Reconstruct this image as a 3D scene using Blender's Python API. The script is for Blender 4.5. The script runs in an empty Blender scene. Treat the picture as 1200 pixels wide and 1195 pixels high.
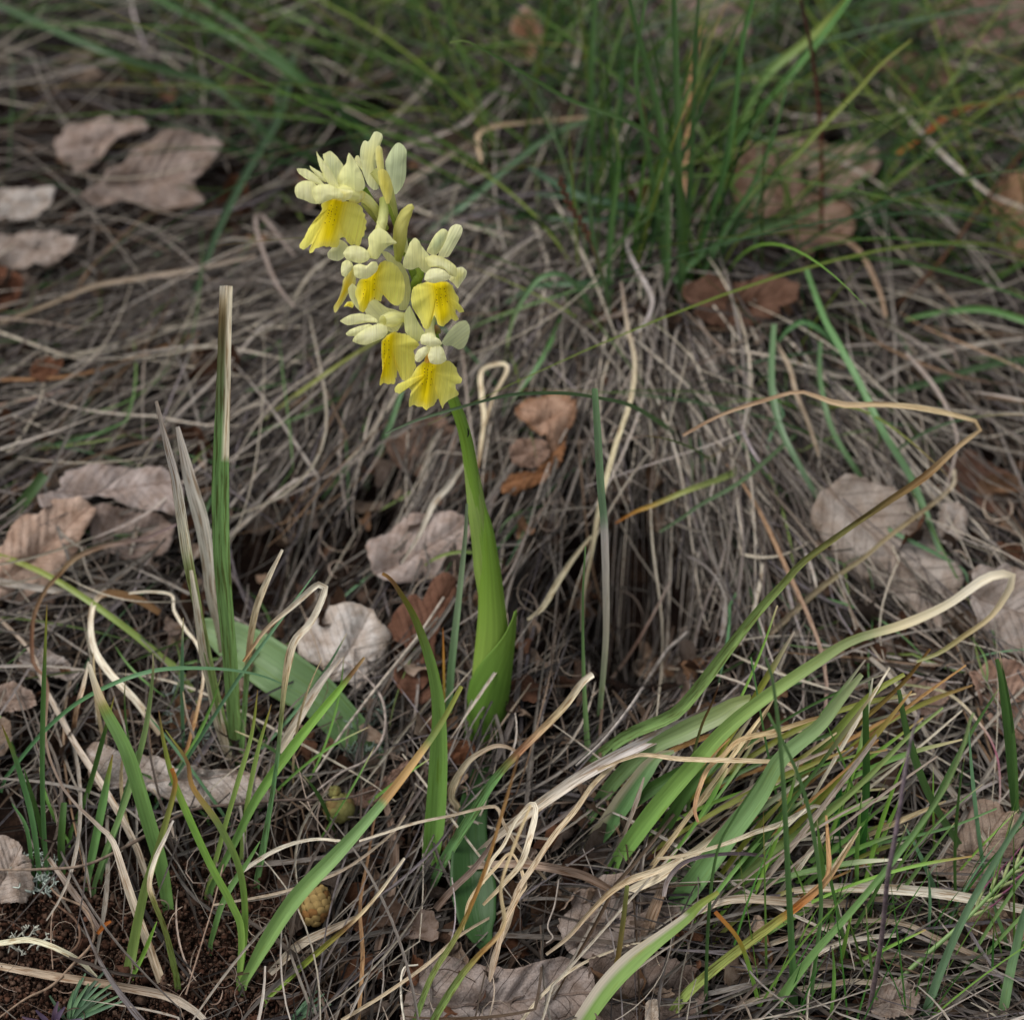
import bpy, math, random
import numpy as np
from mathutils import Vector
rng = np.random.RandomState(7)
random.seed(7)
C = bpy.context.scene.collection
S = bpy.context.scene

# ------------------------------------------------------------------ camera
PITCH = math.radians(30)
D0 = 1.15                                  # metres from the camera to the foot of the orchid
K = 0.33 / D0 / 1200
FW = np.array([0, math.cos(PITCH), -math.sin(PITCH)])
UP = np.array([0, math.sin(PITCH), math.cos(PITCH)])
RT = np.array([1.0, 0, 0])
def rdir(px, py):
    px = np.asarray(px, float)[..., None]; py = np.asarray(py, float)[..., None]
    return FW + (px - 600) * K * RT - (py - 597.5) * K * UP
CAM = -D0 * rdir(575, 870)
cd = bpy.data.cameras.new('camera'); cam = bpy.data.objects.new('camera', cd); C.objects.link(cam)
cam.location = CAM; cam.rotation_euler = (math.pi / 2 - PITCH, 0, 0)
cd.sensor_width = 36; cd.sensor_fit = 'HORIZONTAL'; cd.lens = 36 / (K * 1200)
cd.clip_start = 0.05; cd.clip_end = 500
cd.dof.use_dof = True; cd.dof.focus_distance = D0 - 0.062; cd.dof.aperture_fstop = 8.8
S.camera = cam

# ------------------------------------------------------------------ sky, sun, exposure (bright overcast)
w = bpy.data.worlds.new('World'); S.world = w; w.use_nodes = True
nt = w.node_tree; bg = nt.nodes['Background']
sky = nt.nodes.new('ShaderNodeTexSky'); sky.sky_type = 'NISHITA'; sky.sun_disc = False
sky.sun_elevation = math.radians(56); sky.sun_rotation = math.radians(-115)
hs = nt.nodes.new('ShaderNodeHueSaturation'); hs.inputs['Saturation'].default_value = 0.22
nt.links.new(sky.outputs[0], hs.inputs['Color']); nt.links.new(hs.outputs[0], bg.inputs[0])
bg.inputs[1].default_value = 0.075
sd = bpy.data.lights.new('sun', 'SUN'); sd.energy = 1.15; sd.angle = math.radians(32); sd.color = (1, .965, .92)
so = bpy.data.objects.new('sun', sd); C.objects.link(so)
az, el = math.radians(-115), math.radians(56)
sv = Vector((math.sin(az) * math.cos(el), math.cos(az) * math.cos(el), math.sin(el)))
so.rotation_euler = sv.to_track_quat('Z', 'Y').to_euler()
S.view_settings.view_transform = 'Standard'; S.view_settings.look = 'None'; S.view_settings.gamma = 1
S.view_settings.use_curve_mapping = False; S.view_settings.exposure = 1.1

# ------------------------------------------------------------------ colour helpers
def c(h, f=1.0):
    h = h.lstrip('#'); o = []
    for i in (0, 2, 4):
        v = int(h[i:i + 2], 16) / 255
        v = v / 12.92 if v <= .04045 else ((v + .055) / 1.055) ** 2.4
        o.append(v * f)
    return np.array(o)
GR = c('#7aa850'); GD = c('#4c6c34'); GT = c('#6a9068'); GB = c('#88b44c'); OL = c('#8b8f3c'); BR = c('#7a5a3a')
ST = c('#d9c49a'); SP = c('#e6dcc6'); GY = c('#a89a8c'); GL = c('#8b7d72'); TN = c('#b78f5c'); OR = c('#b8702f'); DG = c('#2f6a2c')
DB = c('#4a2e20'); PU = c('#75666c'); SV = c('#c9c0b6')

# ------------------------------------------------------------------ terrain
ys = np.linspace(-3, 6, 9001)
sl = np.interp(ys, [-3, -.5, -.2, -.12, .0, .02, .12, .6, 1.0, 6], [.02, .1, .42, .58, .52, .42, .34, .32, .12, .02])
zs = np.cumsum(sl) * (ys[1] - ys[0]); zs -= np.interp(0, ys, zs)
BUMPS = []
def g0(x, y): return np.interp(y, ys, zs)
def g(x, y):
    z = g0(x, y) + .003 * np.sin(x * 31 + 1) * np.sin(y * 27 + .5) + .002 * np.sin(x * 67 + y * 40)
    for bx, by, r, h in BUMPS: z = z + h * np.exp(-((x - bx) ** 2 + (y - by) ** 2) / r ** 2)
    return z
def hit(px, py, f=None):
    f = f or g
    d = rdir(px, py)
    t0 = np.full(d.shape[:-1], .75); t1 = np.full(d.shape[:-1], 2.6)
    # first coarse march then bisect, so that bumps are met on their near side
    steps = np.linspace(.8, 2.6, 61); found = np.zeros(d.shape[:-1], bool); lo = t0.copy(); hi = t1.copy()
    for i in range(len(steps)):
        p = CAM + d * steps[i]
        b = (p[..., 2] < f(p[..., 0], p[..., 1])) & ~found
        hi[b] = steps[i]; lo[b] = steps[i] - (steps[1] - steps[0]); found |= b
    for _ in range(18):
        m = (lo + hi) / 2; p = CAM + d * m[..., None]
        b = p[..., 2] < f(p[..., 0], p[..., 1]); hi = np.where(b, m, hi); lo = np.where(b, lo, m)
    return (lo + hi) / 2
def G(px, py, lift=0.0, f=None):
    t = hit(px, py, f); d = rdir(px, py)
    return CAM + d * (t - lift)[..., None]
for (px, py, r, h) in [(755, 700, .019, -.050), (705, 655, .014, -.028), (300, 650, .022, -.014), (445, 585, .014, -.014), (395, 150, .02, -.012), (1140, 560, .02, -.012), (560, 1180, .008, -.008),
                       (790, 430, .045, .018), (600, 420, .045, .008), (620, 250, .06, .01), (840, 370, .05, .008), (100, 1040, .03, .006), (250, 1060, .03, .006),
                       (760, 1010, .03, .004), (850, 900, .04, .006), (1000, 300, .04, -.008), (395, 150, .02, -.008)]:
    p = G(px, py, 0, g0); BUMPS.append((p[0], p[1], r, h))
def vnoise(x, y, z, s):
    x = x * s; y = y * s; z = z * s
    return (np.sin(x * 1.7 + np.sin(y * 2.3 + z) * 1.3) + np.sin(y * 1.9 + np.sin(z * 2.1 + x) * 1.7) + np.sin(z * 2.2 + np.sin(x * 1.6 + y) * 1.5)) / 3

# ------------------------------------------------------------------ materials
def newmat(name):
    m = bpy.data.materials.new(name); m.use_nodes = True; n = m.node_tree
    for x in list(n.nodes): n.nodes.remove(x)
    return m, n
def N(n, t, **kw):
    x = n.nodes.new(t)
    for k, v in kw.items(): setattr(x, k, v)
    return x
def ramp(n, stops):
    r = N(n, 'ShaderNodeValToRGB'); e = r.color_ramp.elements
    e[0].position, e[0].color = stops[0][0], (*stops[0][1], 1); e[1].position, e[1].color = stops[-1][0], (*stops[-1][1], 1)
    for p, col in stops[1:-1]:
        q = e.new(p); q.color = (*col, 1)
    return r
def g3(v): return (v, v, v)
def leafy(name, rough, trans, spec, streak, fleck, flecklo, bump=.15, tint=(1, 1, 1)):
    m, n = newmat(name); L = n.links.new
    out = N(n, 'ShaderNodeOutputMaterial'); at = N(n, 'ShaderNodeAttribute'); at.attribute_name = 'Col'
    uv = N(n, 'ShaderNodeUVMap'); mp = N(n, 'ShaderNodeMapping'); L(uv.outputs[0], mp.inputs[0]); mp.inputs['Scale'].default_value = (9, .9, 1)
    no = N(n, 'ShaderNodeTexNoise'); no.inputs['Scale'].default_value = 1; no.inputs['Detail'].default_value = 3; L(mp.outputs[0], no.inputs['Vector'])
    r1 = ramp(n, [(.3, g3(1 - streak)), (.7, g3(1 + streak))]); L(no.outputs[0], r1.inputs[0])
    mp2 = N(n, 'ShaderNodeMapping'); L(uv.outputs[0], mp2.inputs[0]); mp2.inputs['Scale'].default_value = (5, .8, 1)
    n2 = N(n, 'ShaderNodeTexNoise'); n2.inputs['Scale'].default_value = 1.3; n2.inputs['Detail'].default_value = 4; L(mp2.outputs[0], n2.inputs['Vector'])
    r2 = ramp(n, [(flecklo, fleck), (flecklo + .12, (1, 1, 1))]); L(n2.outputs[0], r2.inputs[0])
    a = N(n, 'ShaderNodeMix', data_type='RGBA', blend_type='MULTIPLY'); a.inputs[0].default_value = 1; L(at.outputs['Color'], a.inputs[6]); L(r1.outputs[0], a.inputs[7])
    b = N(n, 'ShaderNodeMix', data_type='RGBA', blend_type='MULTIPLY'); b.inputs[0].default_value = 1; L(a.outputs[2], b.inputs[6]); L(r2.outputs[0], b.inputs[7])
    bs = N(n, 'ShaderNodeBsdfPrincipled'); bs.inputs['Roughness'].default_value = rough; bs.inputs['Specular IOR Level'].default_value = spec
    bu = N(n, 'ShaderNodeBump'); bu.inputs['Strength'].default_value = bump; bu.inputs['Distance'].default_value = .0006; L(no.outputs[0], bu.inputs['Height'])
    L(bu.outputs[0], bs.inputs['Normal']); L(b.outputs[2], bs.inputs['Base Color'])
    tr = N(n, 'ShaderNodeBsdfTranslucent'); L(b.outputs[2], tr.inputs[0])
    mx = N(n, 'ShaderNodeMixShader'); mx.inputs[0].default_value = trans; L(bs.outputs[0], mx.inputs[1]); L(tr.outputs[0], mx.inputs[2]); L(mx.outputs[0], out.inputs[0])
    return m
M_DRY = leafy('dry_grass', .7, .12, .25, .34, (.55, .44, .35), .38, .4)
M_GREEN = leafy('green_grass', .42, .25, .4, .16, (.90, .82, .6), .28, .2)
M_SHEATH = leafy('sheath_leaf', .45, .34, .32, .13, (.80, .80, .5), .33, .35)
M_PETAL = leafy('petal', .6, .42, .18, .11, (.96, .95, .84), .30, .5)
def plainmat(name, rough=.8, scale=300, lo=.6, hi=1.25, spec=.2, bump=.4, dist=.0005, attr=True, col=(1, 1, 1)):
    m, n = newmat(name); L = n.links.new
    out = N(n, 'ShaderNodeOutputMaterial'); bs = N(n, 'ShaderNodeBsdfPrincipled'); bs.inputs['Roughness'].default_value = rough; bs.inputs['Specular IOR Level'].default_value = spec
    tc = N(n, 'ShaderNodeTexCoord'); no = N(n, 'ShaderNodeTexNoise'); no.inputs['Scale'].default_value = scale; no.inputs['Detail'].default_value = 5; L(tc.outputs['Object'], no.inputs['Vector'])
    r = ramp(n, [(.3, g3(lo)), (.7, g3(hi))]); L(no.outputs[0], r.inputs[0])
    a = N(n, 'ShaderNodeMix', data_type='RGBA', blend_type='MULTIPLY'); a.inputs[0].default_value = 1; L(r.outputs[0], a.inputs[7])
    if attr: at = N(n, 'ShaderNodeAttribute'); at.attribute_name = 'Col'; L(at.outputs['Color'], a.inputs[6])
    else: a.inputs[6].default_value = (*col, 1)
    L(a.outputs[2], bs.inputs['Base Color'])
    bu = N(n, 'ShaderNodeBump'); bu.inputs['Strength'].default_value = bump; bu.inputs['Distance'].default_value = dist; L(no.outputs[0], bu.inputs['Height']); L(bu.outputs[0], bs.inputs['Normal'])
    L(bs.outputs[0], out.inputs[0]); return m
M_PLAIN = plainmat('organic_matter')
M_WOOD = plainmat('weathered_stem', .85, 500, .5, 1.3)
M_LICHEN = plainmat('lichen', .9, 900, .8, 1.15)
M_CRUMB = plainmat('soil_crumb', .95, 900, .55, 1.4, .1)
M_STEM = plainmat('fresh_stem', .4, 400, .85, 1.1, .4, .15)
def ground_mat():
    m, n = newmat('soil_and_litter'); L = n.links.new
    out = N(n, 'ShaderNodeOutputMaterial'); bs = N(n, 'ShaderNodeBsdfPrincipled'); bs.inputs['Roughness'].default_value = .95; bs.inputs['Specular IOR Level'].default_value = .1
    tc = N(n, 'ShaderNodeTexCoord')
    a = N(n, 'ShaderNodeTexNoise'); a.inputs['Scale'].default_value = 60; a.inputs['Detail'].default_value = 8; a.inputs['Roughness'].default_value = .7; L(tc.outputs['Object'], a.inputs['Vector'])
    b = N(n, 'ShaderNodeTexNoise'); b.inputs['Scale'].default_value = 700; b.inputs['Detail'].default_value = 6; L(tc.outputs['Object'], b.inputs['Vector'])
    r = ramp(n, [(.3, tuple(.5 * c('#140d0a'))), (.5, tuple(.55 * c('#261a14'))), (.64, tuple(.7 * c('#35261d'))), (.8, tuple(.9 * c('#4a392e')))]); L(a.outputs[0], r.inputs[0])  # soil tones scaled down, painting shade of the hollow and gaps into them
    r2 = ramp(n, [(.3, g3(.5)), (.7, g3(1.5))]); L(b.outputs[0], r2.inputs[0])
    x = N(n, 'ShaderNodeMix', data_type='RGBA', blend_type='MULTIPLY'); x.inputs[0].default_value = 1; L(r.outputs[0], x.inputs[6]); L(r2.outputs[0], x.inputs[7]); L(x.outputs[2], bs.inputs['Base Color'])
    bu = N(n, 'ShaderNodeBump'); bu.inputs['Strength'].default_value = .9; bu.inputs['Distance'].default_value = .001; L(b.outputs[0], bu.inputs['Height']); L(bu.outputs[0], bs.inputs['Normal'])
    L(bs.outputs[0], out.inputs[0]); return m
M_GROUND = ground_mat()
def deadleaf_mat():
    m, n = newmat('dead_leaf'); L = n.links.new
    def math_(op, a, b=None, v=None):
        x = N(n, 'ShaderNodeMath', operation=op); L(a, x.inputs[0])
        if b is not None: L(b, x.inputs[1])
        elif v is not None: x.inputs[1].default_value = v
        return x.outputs[0]
    out = N(n, 'ShaderNodeOutputMaterial'); bs = N(n, 'ShaderNodeBsdfPrincipled'); bs.inputs['Roughness'].default_value = .75; bs.inputs['Specular IOR Level'].default_value = .25
    at = N(n, 'ShaderNodeAttribute'); at.attribute_name = 'Col'; uv = N(n, 'ShaderNodeUVMap'); sp = N(n, 'ShaderNodeSeparateXYZ')
    dn = N(n, 'ShaderNodeTexNoise'); dn.inputs['Scale'].default_value = 3; L(uv.outputs[0], dn.inputs['Vector'])
    ds = N(n, 'ShaderNodeVectorMath', operation='SCALE'); ds.inputs[3].default_value = .09; L(dn.outputs['Color'], ds.inputs[0])
    dv = N(n, 'ShaderNodeVectorMath', operation='ADD'); L(uv.outputs[0], dv.inputs[0]); L(ds.outputs[0], dv.inputs[1]); L(dv.outputs[0], sp.inputs[0])
    ay = math_('ABSOLUTE', math_('SUBTRACT', sp.outputs[1], v=.045)); 
    lat = math_('MULTIPLY', math_('ADD', sp.outputs[0], math_('MULTIPLY', ay, v=-.9)), v=4.5)
    fr = math_('ABSOLUTE', math_('SUBTRACT', math_('FRACT', lat), v=.5))
    v1 = N(n, 'ShaderNodeMapRange'); v1.inputs[1].default_value = 0; v1.inputs[2].default_value = .05; v1.inputs[3].default_value = 1; v1.inputs[4].default_value = 0; L(fr, v1.inputs[0])
    v2 = N(n, 'ShaderNodeMapRange'); v2.inputs[1].default_value = .012; v2.inputs[2].default_value = .03; v2.inputs[3].default_value = 1; v2.inputs[4].default_value = 0; L(ay, v2.inputs[0])
    vein = math_('MAXIMUM', math_('MULTIPLY', v1.outputs[0], v=.6), v2.outputs[0])
    no = N(n, 'ShaderNodeTexNoise'); no.inputs['Scale'].default_value = 2.2; no.inputs['Detail'].default_value = 7; no.inputs['Roughness'].default_value = .65; L(uv.outputs[0], no.inputs['Vector'])
    r = ramp(n, [(.26, (.38, .29, .22)), (.42, (.78, .70, .63)), (.58, (1.02, 1.0, .98)), (.8, (1.3, 1.28, 1.25))]); L(no.outputs[0], r.inputs[0])
    fi = N(n, 'ShaderNodeTexVoronoi'); fi.inputs['Scale'].default_value = 22; fi.feature = 'DISTANCE_TO_EDGE'; L(uv.outputs[0], fi.inputs['Vector'])
    rf = ramp(n, [(0, g3(.82)), (.12, g3(1.04))]); L(fi.outputs[0], rf.inputs[0])
    fn = N(n, 'ShaderNodeTexNoise'); fn.inputs['Scale'].default_value = 26; fn.inputs['Detail'].default_value = 4; L(uv.outputs[0], fn.inputs['Vector'])
    rn = ramp(n, [(.3, g3(.8)), (.42, g3(1)), (.7, g3(1.1))]); L(fn.outputs[0], rn.inputs[0])
    def mul(a, b, fac=1):
        x = N(n, 'ShaderNodeMix', data_type='RGBA', blend_type='MULTIPLY'); x.inputs[0].default_value = fac; L(a, x.inputs[6]); L(b, x.inputs[7]); return x.outputs[2]
    col = mul(mul(mul(at.outputs['Color'], r.outputs[0]), rf.outputs[0]), rn.outputs[0])
    vx = N(n, 'ShaderNodeMix', data_type='RGBA', blend_type='MULTIPLY'); L(math_('MULTIPLY', vein, v=.55), vx.inputs[0]); L(col, vx.inputs[6]); vx.inputs[7].default_value = (.55, .45, .38, 1)
    L(vx.outputs[2], bs.inputs['Base Color'])
    h = math_('ADD', math_('MULTIPLY', vein, v=1.0), math_('MULTIPLY', fn.outputs[0], v=.8))
    bu = N(n, 'ShaderNodeBump'); bu.inputs['Strength'].default_value = .8; bu.inputs['Distance'].default_value = .0008; L(h, bu.inputs['Height']); L(bu.outputs[0], bs.inputs['Normal'])
    tr = N(n, 'ShaderNodeBsdfTranslucent'); L(vx.outputs[2], tr.inputs[0]); mx = N(n, 'ShaderNodeMixShader'); mx.inputs[0].default_value = .1
    L(bs.outputs[0], mx.inputs[1]); L(tr.outputs[0], mx.inputs[2]); L(mx.outputs[0], out.inputs[0]); return m
M_LEAF = deadleaf_mat()

# ------------------------------------------------------------------ mesh helpers
def mesh(name, V, F, mat, col=None, uv=None, parent=None, smooth=True):
    V = np.asarray(V, float).reshape(-1, 3); F = np.asarray(F, int)
    me = bpy.data.meshes.new(name); k = F.shape[1]
    me.vertices.add(len(V)); me.vertices.foreach_set('co', V.ravel())
    me.loops.add(F.size); me.loops.foreach_set('vertex_index', F.ravel())
    me.polygons.add(len(F)); me.polygons.foreach_set('loop_start', np.arange(0, F.size, k)); me.polygons.foreach_set('loop_total', np.full(len(F), k))
    if smooth: me.polygons.foreach_set('use_smooth', np.ones(len(F), bool))
    me.update(calc_edges=True)
    if col is not None:
        col = np.asarray(col, float)
        if col.ndim == 1: col = np.tile(col, (len(V), 1))
        a = me.color_attributes.new('Col', 'FLOAT_COLOR', 'POINT'); a.data.foreach_set('color', np.c_[col, np.ones(len(V))].ravel())
    if uv is not None:
        l = me.uv_layers.new(name='UVMap'); l.data.foreach_set('uv', np.asarray(uv)[F.ravel()].ravel())
    me.materials.append(mat)
    o = bpy.data.objects.new(name, me); C.objects.link(o)
    if parent: o.parent = parent
    return o
def tag(o, label=None, cat=None, group=None, kind=None):
    if label: o['label'] = label
    if cat: o['category'] = cat
    if group: o['group'] = group
    if kind: o['kind'] = kind
    return o
def empty(name, label, cat, group=None, loc=(0, 0, 0)):
    o = bpy.data.objects.new(name, None); C.objects.link(o); o.empty_display_size = .01; o.location = loc
    tag(o, label, cat, group); return o
def spline(P, n):
    P = np.asarray(P, float)
    if len(P) == 2: return P[0] + (P[1] - P[0]) * np.linspace(0, 1, n)[:, None]
    Q = np.vstack([2 * P[0] - P[1], P, 2 * P[-1] - P[-2]])
    L = np.r_[0, np.cumsum(np.linalg.norm(np.diff(P[:, :2], axis=0), axis=1) + 1e-6)]
    u = np.interp(np.linspace(0, L[-1], n), L, np.arange(len(P)))
    i = np.minimum(u.astype(int), len(P) - 2); t = (u - i)[:, None]
    a, b, d, e = Q[i], Q[i + 1], Q[i + 2], Q[i + 3]
    return .5 * (2 * b + (d - a) * t + (2 * a - 5 * b + 4 * d - e) * t ** 2 + (3 * b - a - 3 * d + e) * t ** 3)
def gridfaces(n, m):
    i = np.arange(n - 1)[:, None] * m + np.arange(m - 1)[None]
    return np.stack([i, i + 1, i + m + 1, i + m], -1).reshape(-1, 4)
def ribbons(P, Wd, cols, twist, fold, nc, mat, name, flat=0.0):
    """P (N,K,3) centre lines, Wd (N,K) full widths, cols (N,K,3), twist (N,K)"""
    Nn, Kk = P.shape[:2]
    T = np.gradient(P, axis=1); T /= np.linalg.norm(T, axis=2, keepdims=True) + 1e-12
    V = CAM - P; V /= np.linalg.norm(V, axis=2, keepdims=True)
    s = np.cross(T, V); s /= np.linalg.norm(s, axis=2, keepdims=True) + 1e-12
    nn = np.cross(s, T)
    ct = np.cos(twist)[..., None]; st = np.sin(twist)[..., None]
    side = s * ct + nn * st; nor = nn * ct - s * st
    q = np.linspace(-1, 1, nc)
    X = P[:, :, None, :] + side[:, :, None, :] * (q[None, None, :, None] * Wd[:, :, None, None] / 2) \
        + nor[:, :, None, :] * ((np.abs(q) - .5)[None, None, :, None] * (Wd[:, :, None, None] / 2) * fold)
    f = gridfaces(Kk, nc)
    F = (f[None] + (np.arange(Nn) * Kk * nc)[:, None, None]).reshape(-1, 4)
    L = np.cumsum(np.r_['1', np.zeros((Nn, 1)), np.linalg.norm(np.diff(P, axis=1), axis=2)], axis=1)
    mw = Wd.max(axis=1, keepdims=True) + 1e-6
    uv = np.stack([np.broadcast_to((q / 2 + .5)[None, None, :], (Nn, Kk, nc)) + np.arange(Nn)[:, None, None] * 3.7,
                   np.broadcast_to((L / mw)[:, :, None], (Nn, Kk, nc)) * .35 + np.arange(Nn)[:, None, None] * 1.3], -1)
    cc = np.broadcast_to(cols[:, :, None, :], (Nn, Kk, nc, 3))
    return X.reshape(-1, 3), F, cc.reshape(-1, 3), uv.reshape(-1, 2)

NB = [0]
def blade(name, pts, w, cols, mode='up', dy=0.0, lift=.004, tw=0.25, fold=.45, parent=None, label=None, cat=None, group=None, mat=None, tip='point', n=None, split=None):
    """traced blade, tip first, root last. up: grows in an upright plane from its root; lie: lies on the litter, lift metres above it"""
    NB[0] += 1; sd_ = np.random.RandomState(NB[0])
    pts = np.asarray(pts, float); n = n or int(min(60, max(14, 6 * len(pts))))
    q = spline(pts, n); px, py = q[:, 0], q[:, 1]; t = np.linspace(0, 1, n)
    th = hit(px, py); d = rdir(px, py)
    if mode == 'up':
        base = CAM + d[-1] * th[-1]
        Y = base[1] + dy * (1 - t) ** 1.3 + .002 * np.sin(t * 5 + NB[0])
        dep = (Y - CAM[1]) / d[:, 1]
        dep = np.minimum(dep, th - .0015 * (1 - t))
        if np.ndim(lift): dep = dep - np.interp(t, np.linspace(0, 1, len(lift)), lift)
        # the root goes into the ground
        dep[-1] = th[-1]
    else:
        l = np.interp(t, np.linspace(0, 1, len(lift)), lift) if np.ndim(lift) else np.full(n, lift)
        dep = th - l - .0008 * (1 + np.sin(t * 9 + NB[0]))
    k = np.ones(5) / 5; dp = np.pad(dep, 2, mode='edge'); dep = np.convolve(dp, k, 'valid')
    P = CAM + d * dep[:, None]
    if mode == 'up': P[-1, 2] -= .003
    W = np.interp(t, np.linspace(0, 1, len(w)), w) if np.ndim(w) else w * np.interp(t, [0, .08, .35, .8, 1], [.12 if tip == 'point' else .8, .45 if tip == 'point' else .9, 1, .95, .75])
    W = W * K * dep
    if not isinstance(cols, list): cols = [(0, cols), (1, cols)]
    cp = [a for a, _ in cols]; cv = np.array([b for _, b in cols])
    col = np.stack([np.interp(t, cp, cv[:, i]) for i in range(3)], -1)
    dry = np.mean([v[0] > v[1] * .98 for _, v in cols]) > .5
    twist = tw * np.sin(t * sd_.uniform(3, 7) + sd_.uniform(0, 6)) + sd_.uniform(-.15, .15)
    V, F, cc, uv = ribbons(P[None], W[None], col[None], twist[None], fold, 5 if np.max(W) > .002 else 3, None, name)
    if split is not None:                       # one half of the blade has dried to another colour
        nc = 5 if np.max(W) > .002 else 3; a, b, scol, side_ = split
        cc = cc.reshape(n, nc, 3).copy(); sel = (t >= a) & (t <= b)
        idx = range(nc // 2 + 1, nc) if side_ > 0 else range(0, nc // 2)
        for i in idx: cc[sel, i] = scol
        cc = cc.reshape(-1, 3)
    uv = uv + sd_.uniform(0, 50, 2)
    m = mat or (M_DRY if dry else M_GREEN)
    return tag(mesh(name, V, F, m, cc, uv, parent), label, cat, group)
def tubemesh(P, R, nseg=7):
    P = np.asarray(P, float); n = len(P); R = np.broadcast_to(R, (n,))
    T = np.gradient(P, axis=0); T /= np.linalg.norm(T, axis=1, keepdims=True) + 1e-12
    a = np.array([.31, .52, .79]); s = np.cross(T, a); s /= np.linalg.norm(s, axis=1, keepdims=True); u = np.cross(s, T)
    th = np.linspace(0, 2 * np.pi, nseg, endpoint=False)
    X = P[:, None] + R[:, None, None] * (np.cos(th)[None, :, None] * s[:, None] + np.sin(th)[None, :, None] * u[:, None])
    i = np.arange(n - 1)[:, None] * nseg + np.arange(nseg)[None]; j = np.arange(n - 1)[:, None] * nseg + (np.arange(nseg) + 1)[None] % nseg
    F = np.stack([i, j, j + nseg, i + nseg], -1).reshape(-1, 4)
    return X.reshape(-1, 3), F
def merge(parts):
    V = []; F = []; o = 0; Cc = []
    for p in parts:
        V.append(p[0]); F.append(p[1] + o); o += len(p[0])
        if len(p) > 2: Cc.append(np.tile(p[2], (len(p[0]), 1)) if np.ndim(p[2]) == 1 else p[2])
    return np.vstack(V), np.vstack(F), (np.vstack(Cc) if Cc else None)

# ------------------------------------------------------------------ the ground: one sheet
def spaced(fine0, fine1, fs, mid0, mid1, ms, far):
    a = np.arange(fine0, fine1, fs); l = np.arange(mid0, fine0, ms); r = np.arange(fine1, mid1, ms)
    e = .02 * 1.35 ** np.arange(1, 40); e = np.cumsum(e); e = e[e < far]
    return np.unique(np.r_[mid0 - e[::-1], l, a, r, mid1 + e])
gx = spaced(-.19, .19, .0013, -.34, .36, .004, 60); gy = spaced(-.12, .02, .0013, -.2, .7, .004, 60)
XX, YY = np.meshgrid(gx, gy); ZZ = g(XX, YY)
near = np.exp(-np.maximum(0, np.hypot(XX, YY - .1) - .5) * 4)
ZZ = ZZ - near * (.0012 + .0012 * vnoise(XX, YY, ZZ, 420) + .0012 * vnoise(XX + 3, YY, ZZ, 160) + .0005 * rng.randn(*XX.shape)) 
ZZ = ZZ + (1 - near) * .04 * vnoise(XX, YY, 0 * XX, 2.0)
gf = gridfaces(len(gy), len(gx))
tag(mesh('ground', np.stack([XX, YY, ZZ], -1), gf[:, ::-1], M_GROUND, smooth=True), 'dark brown crumbly soil bank under the litter', None, None, 'structure')

# ------------------------------------------------------------------ dead leaves, each its own thing
def smooth_outline(P, n, jag, R):
    P = np.asarray(P, float); Q = np.vstack([P[-1], P, P[:2]]); L = np.r_[0, np.cumsum(np.linalg.norm(np.diff(np.vstack([P, P[:1]]), axis=0), axis=1))]
    u = np.interp(np.linspace(0, L[-1], n, endpoint=False), L, np.arange(len(P) + 1)); i = np.minimum(u.astype(int), len(P) - 1); t = (u - i)[:, None]
    a, b, d, e = Q[i], Q[i + 1], Q[i + 2], Q[(i + 3) % len(Q)] if False else Q[np.minimum(i + 3, len(Q) - 1)]
    X = .5 * (2 * b + (d - a) * t + (2 * a - 5 * b + 4 * d - e) * t ** 2 + (3 * b - a - 3 * d + e) * t ** 3)
    X = .45 * X + .55 * (b + (d - b) * t)
    return X + R.randn(n, 2) * jag
LN = [0]; OUTL = []
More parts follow.
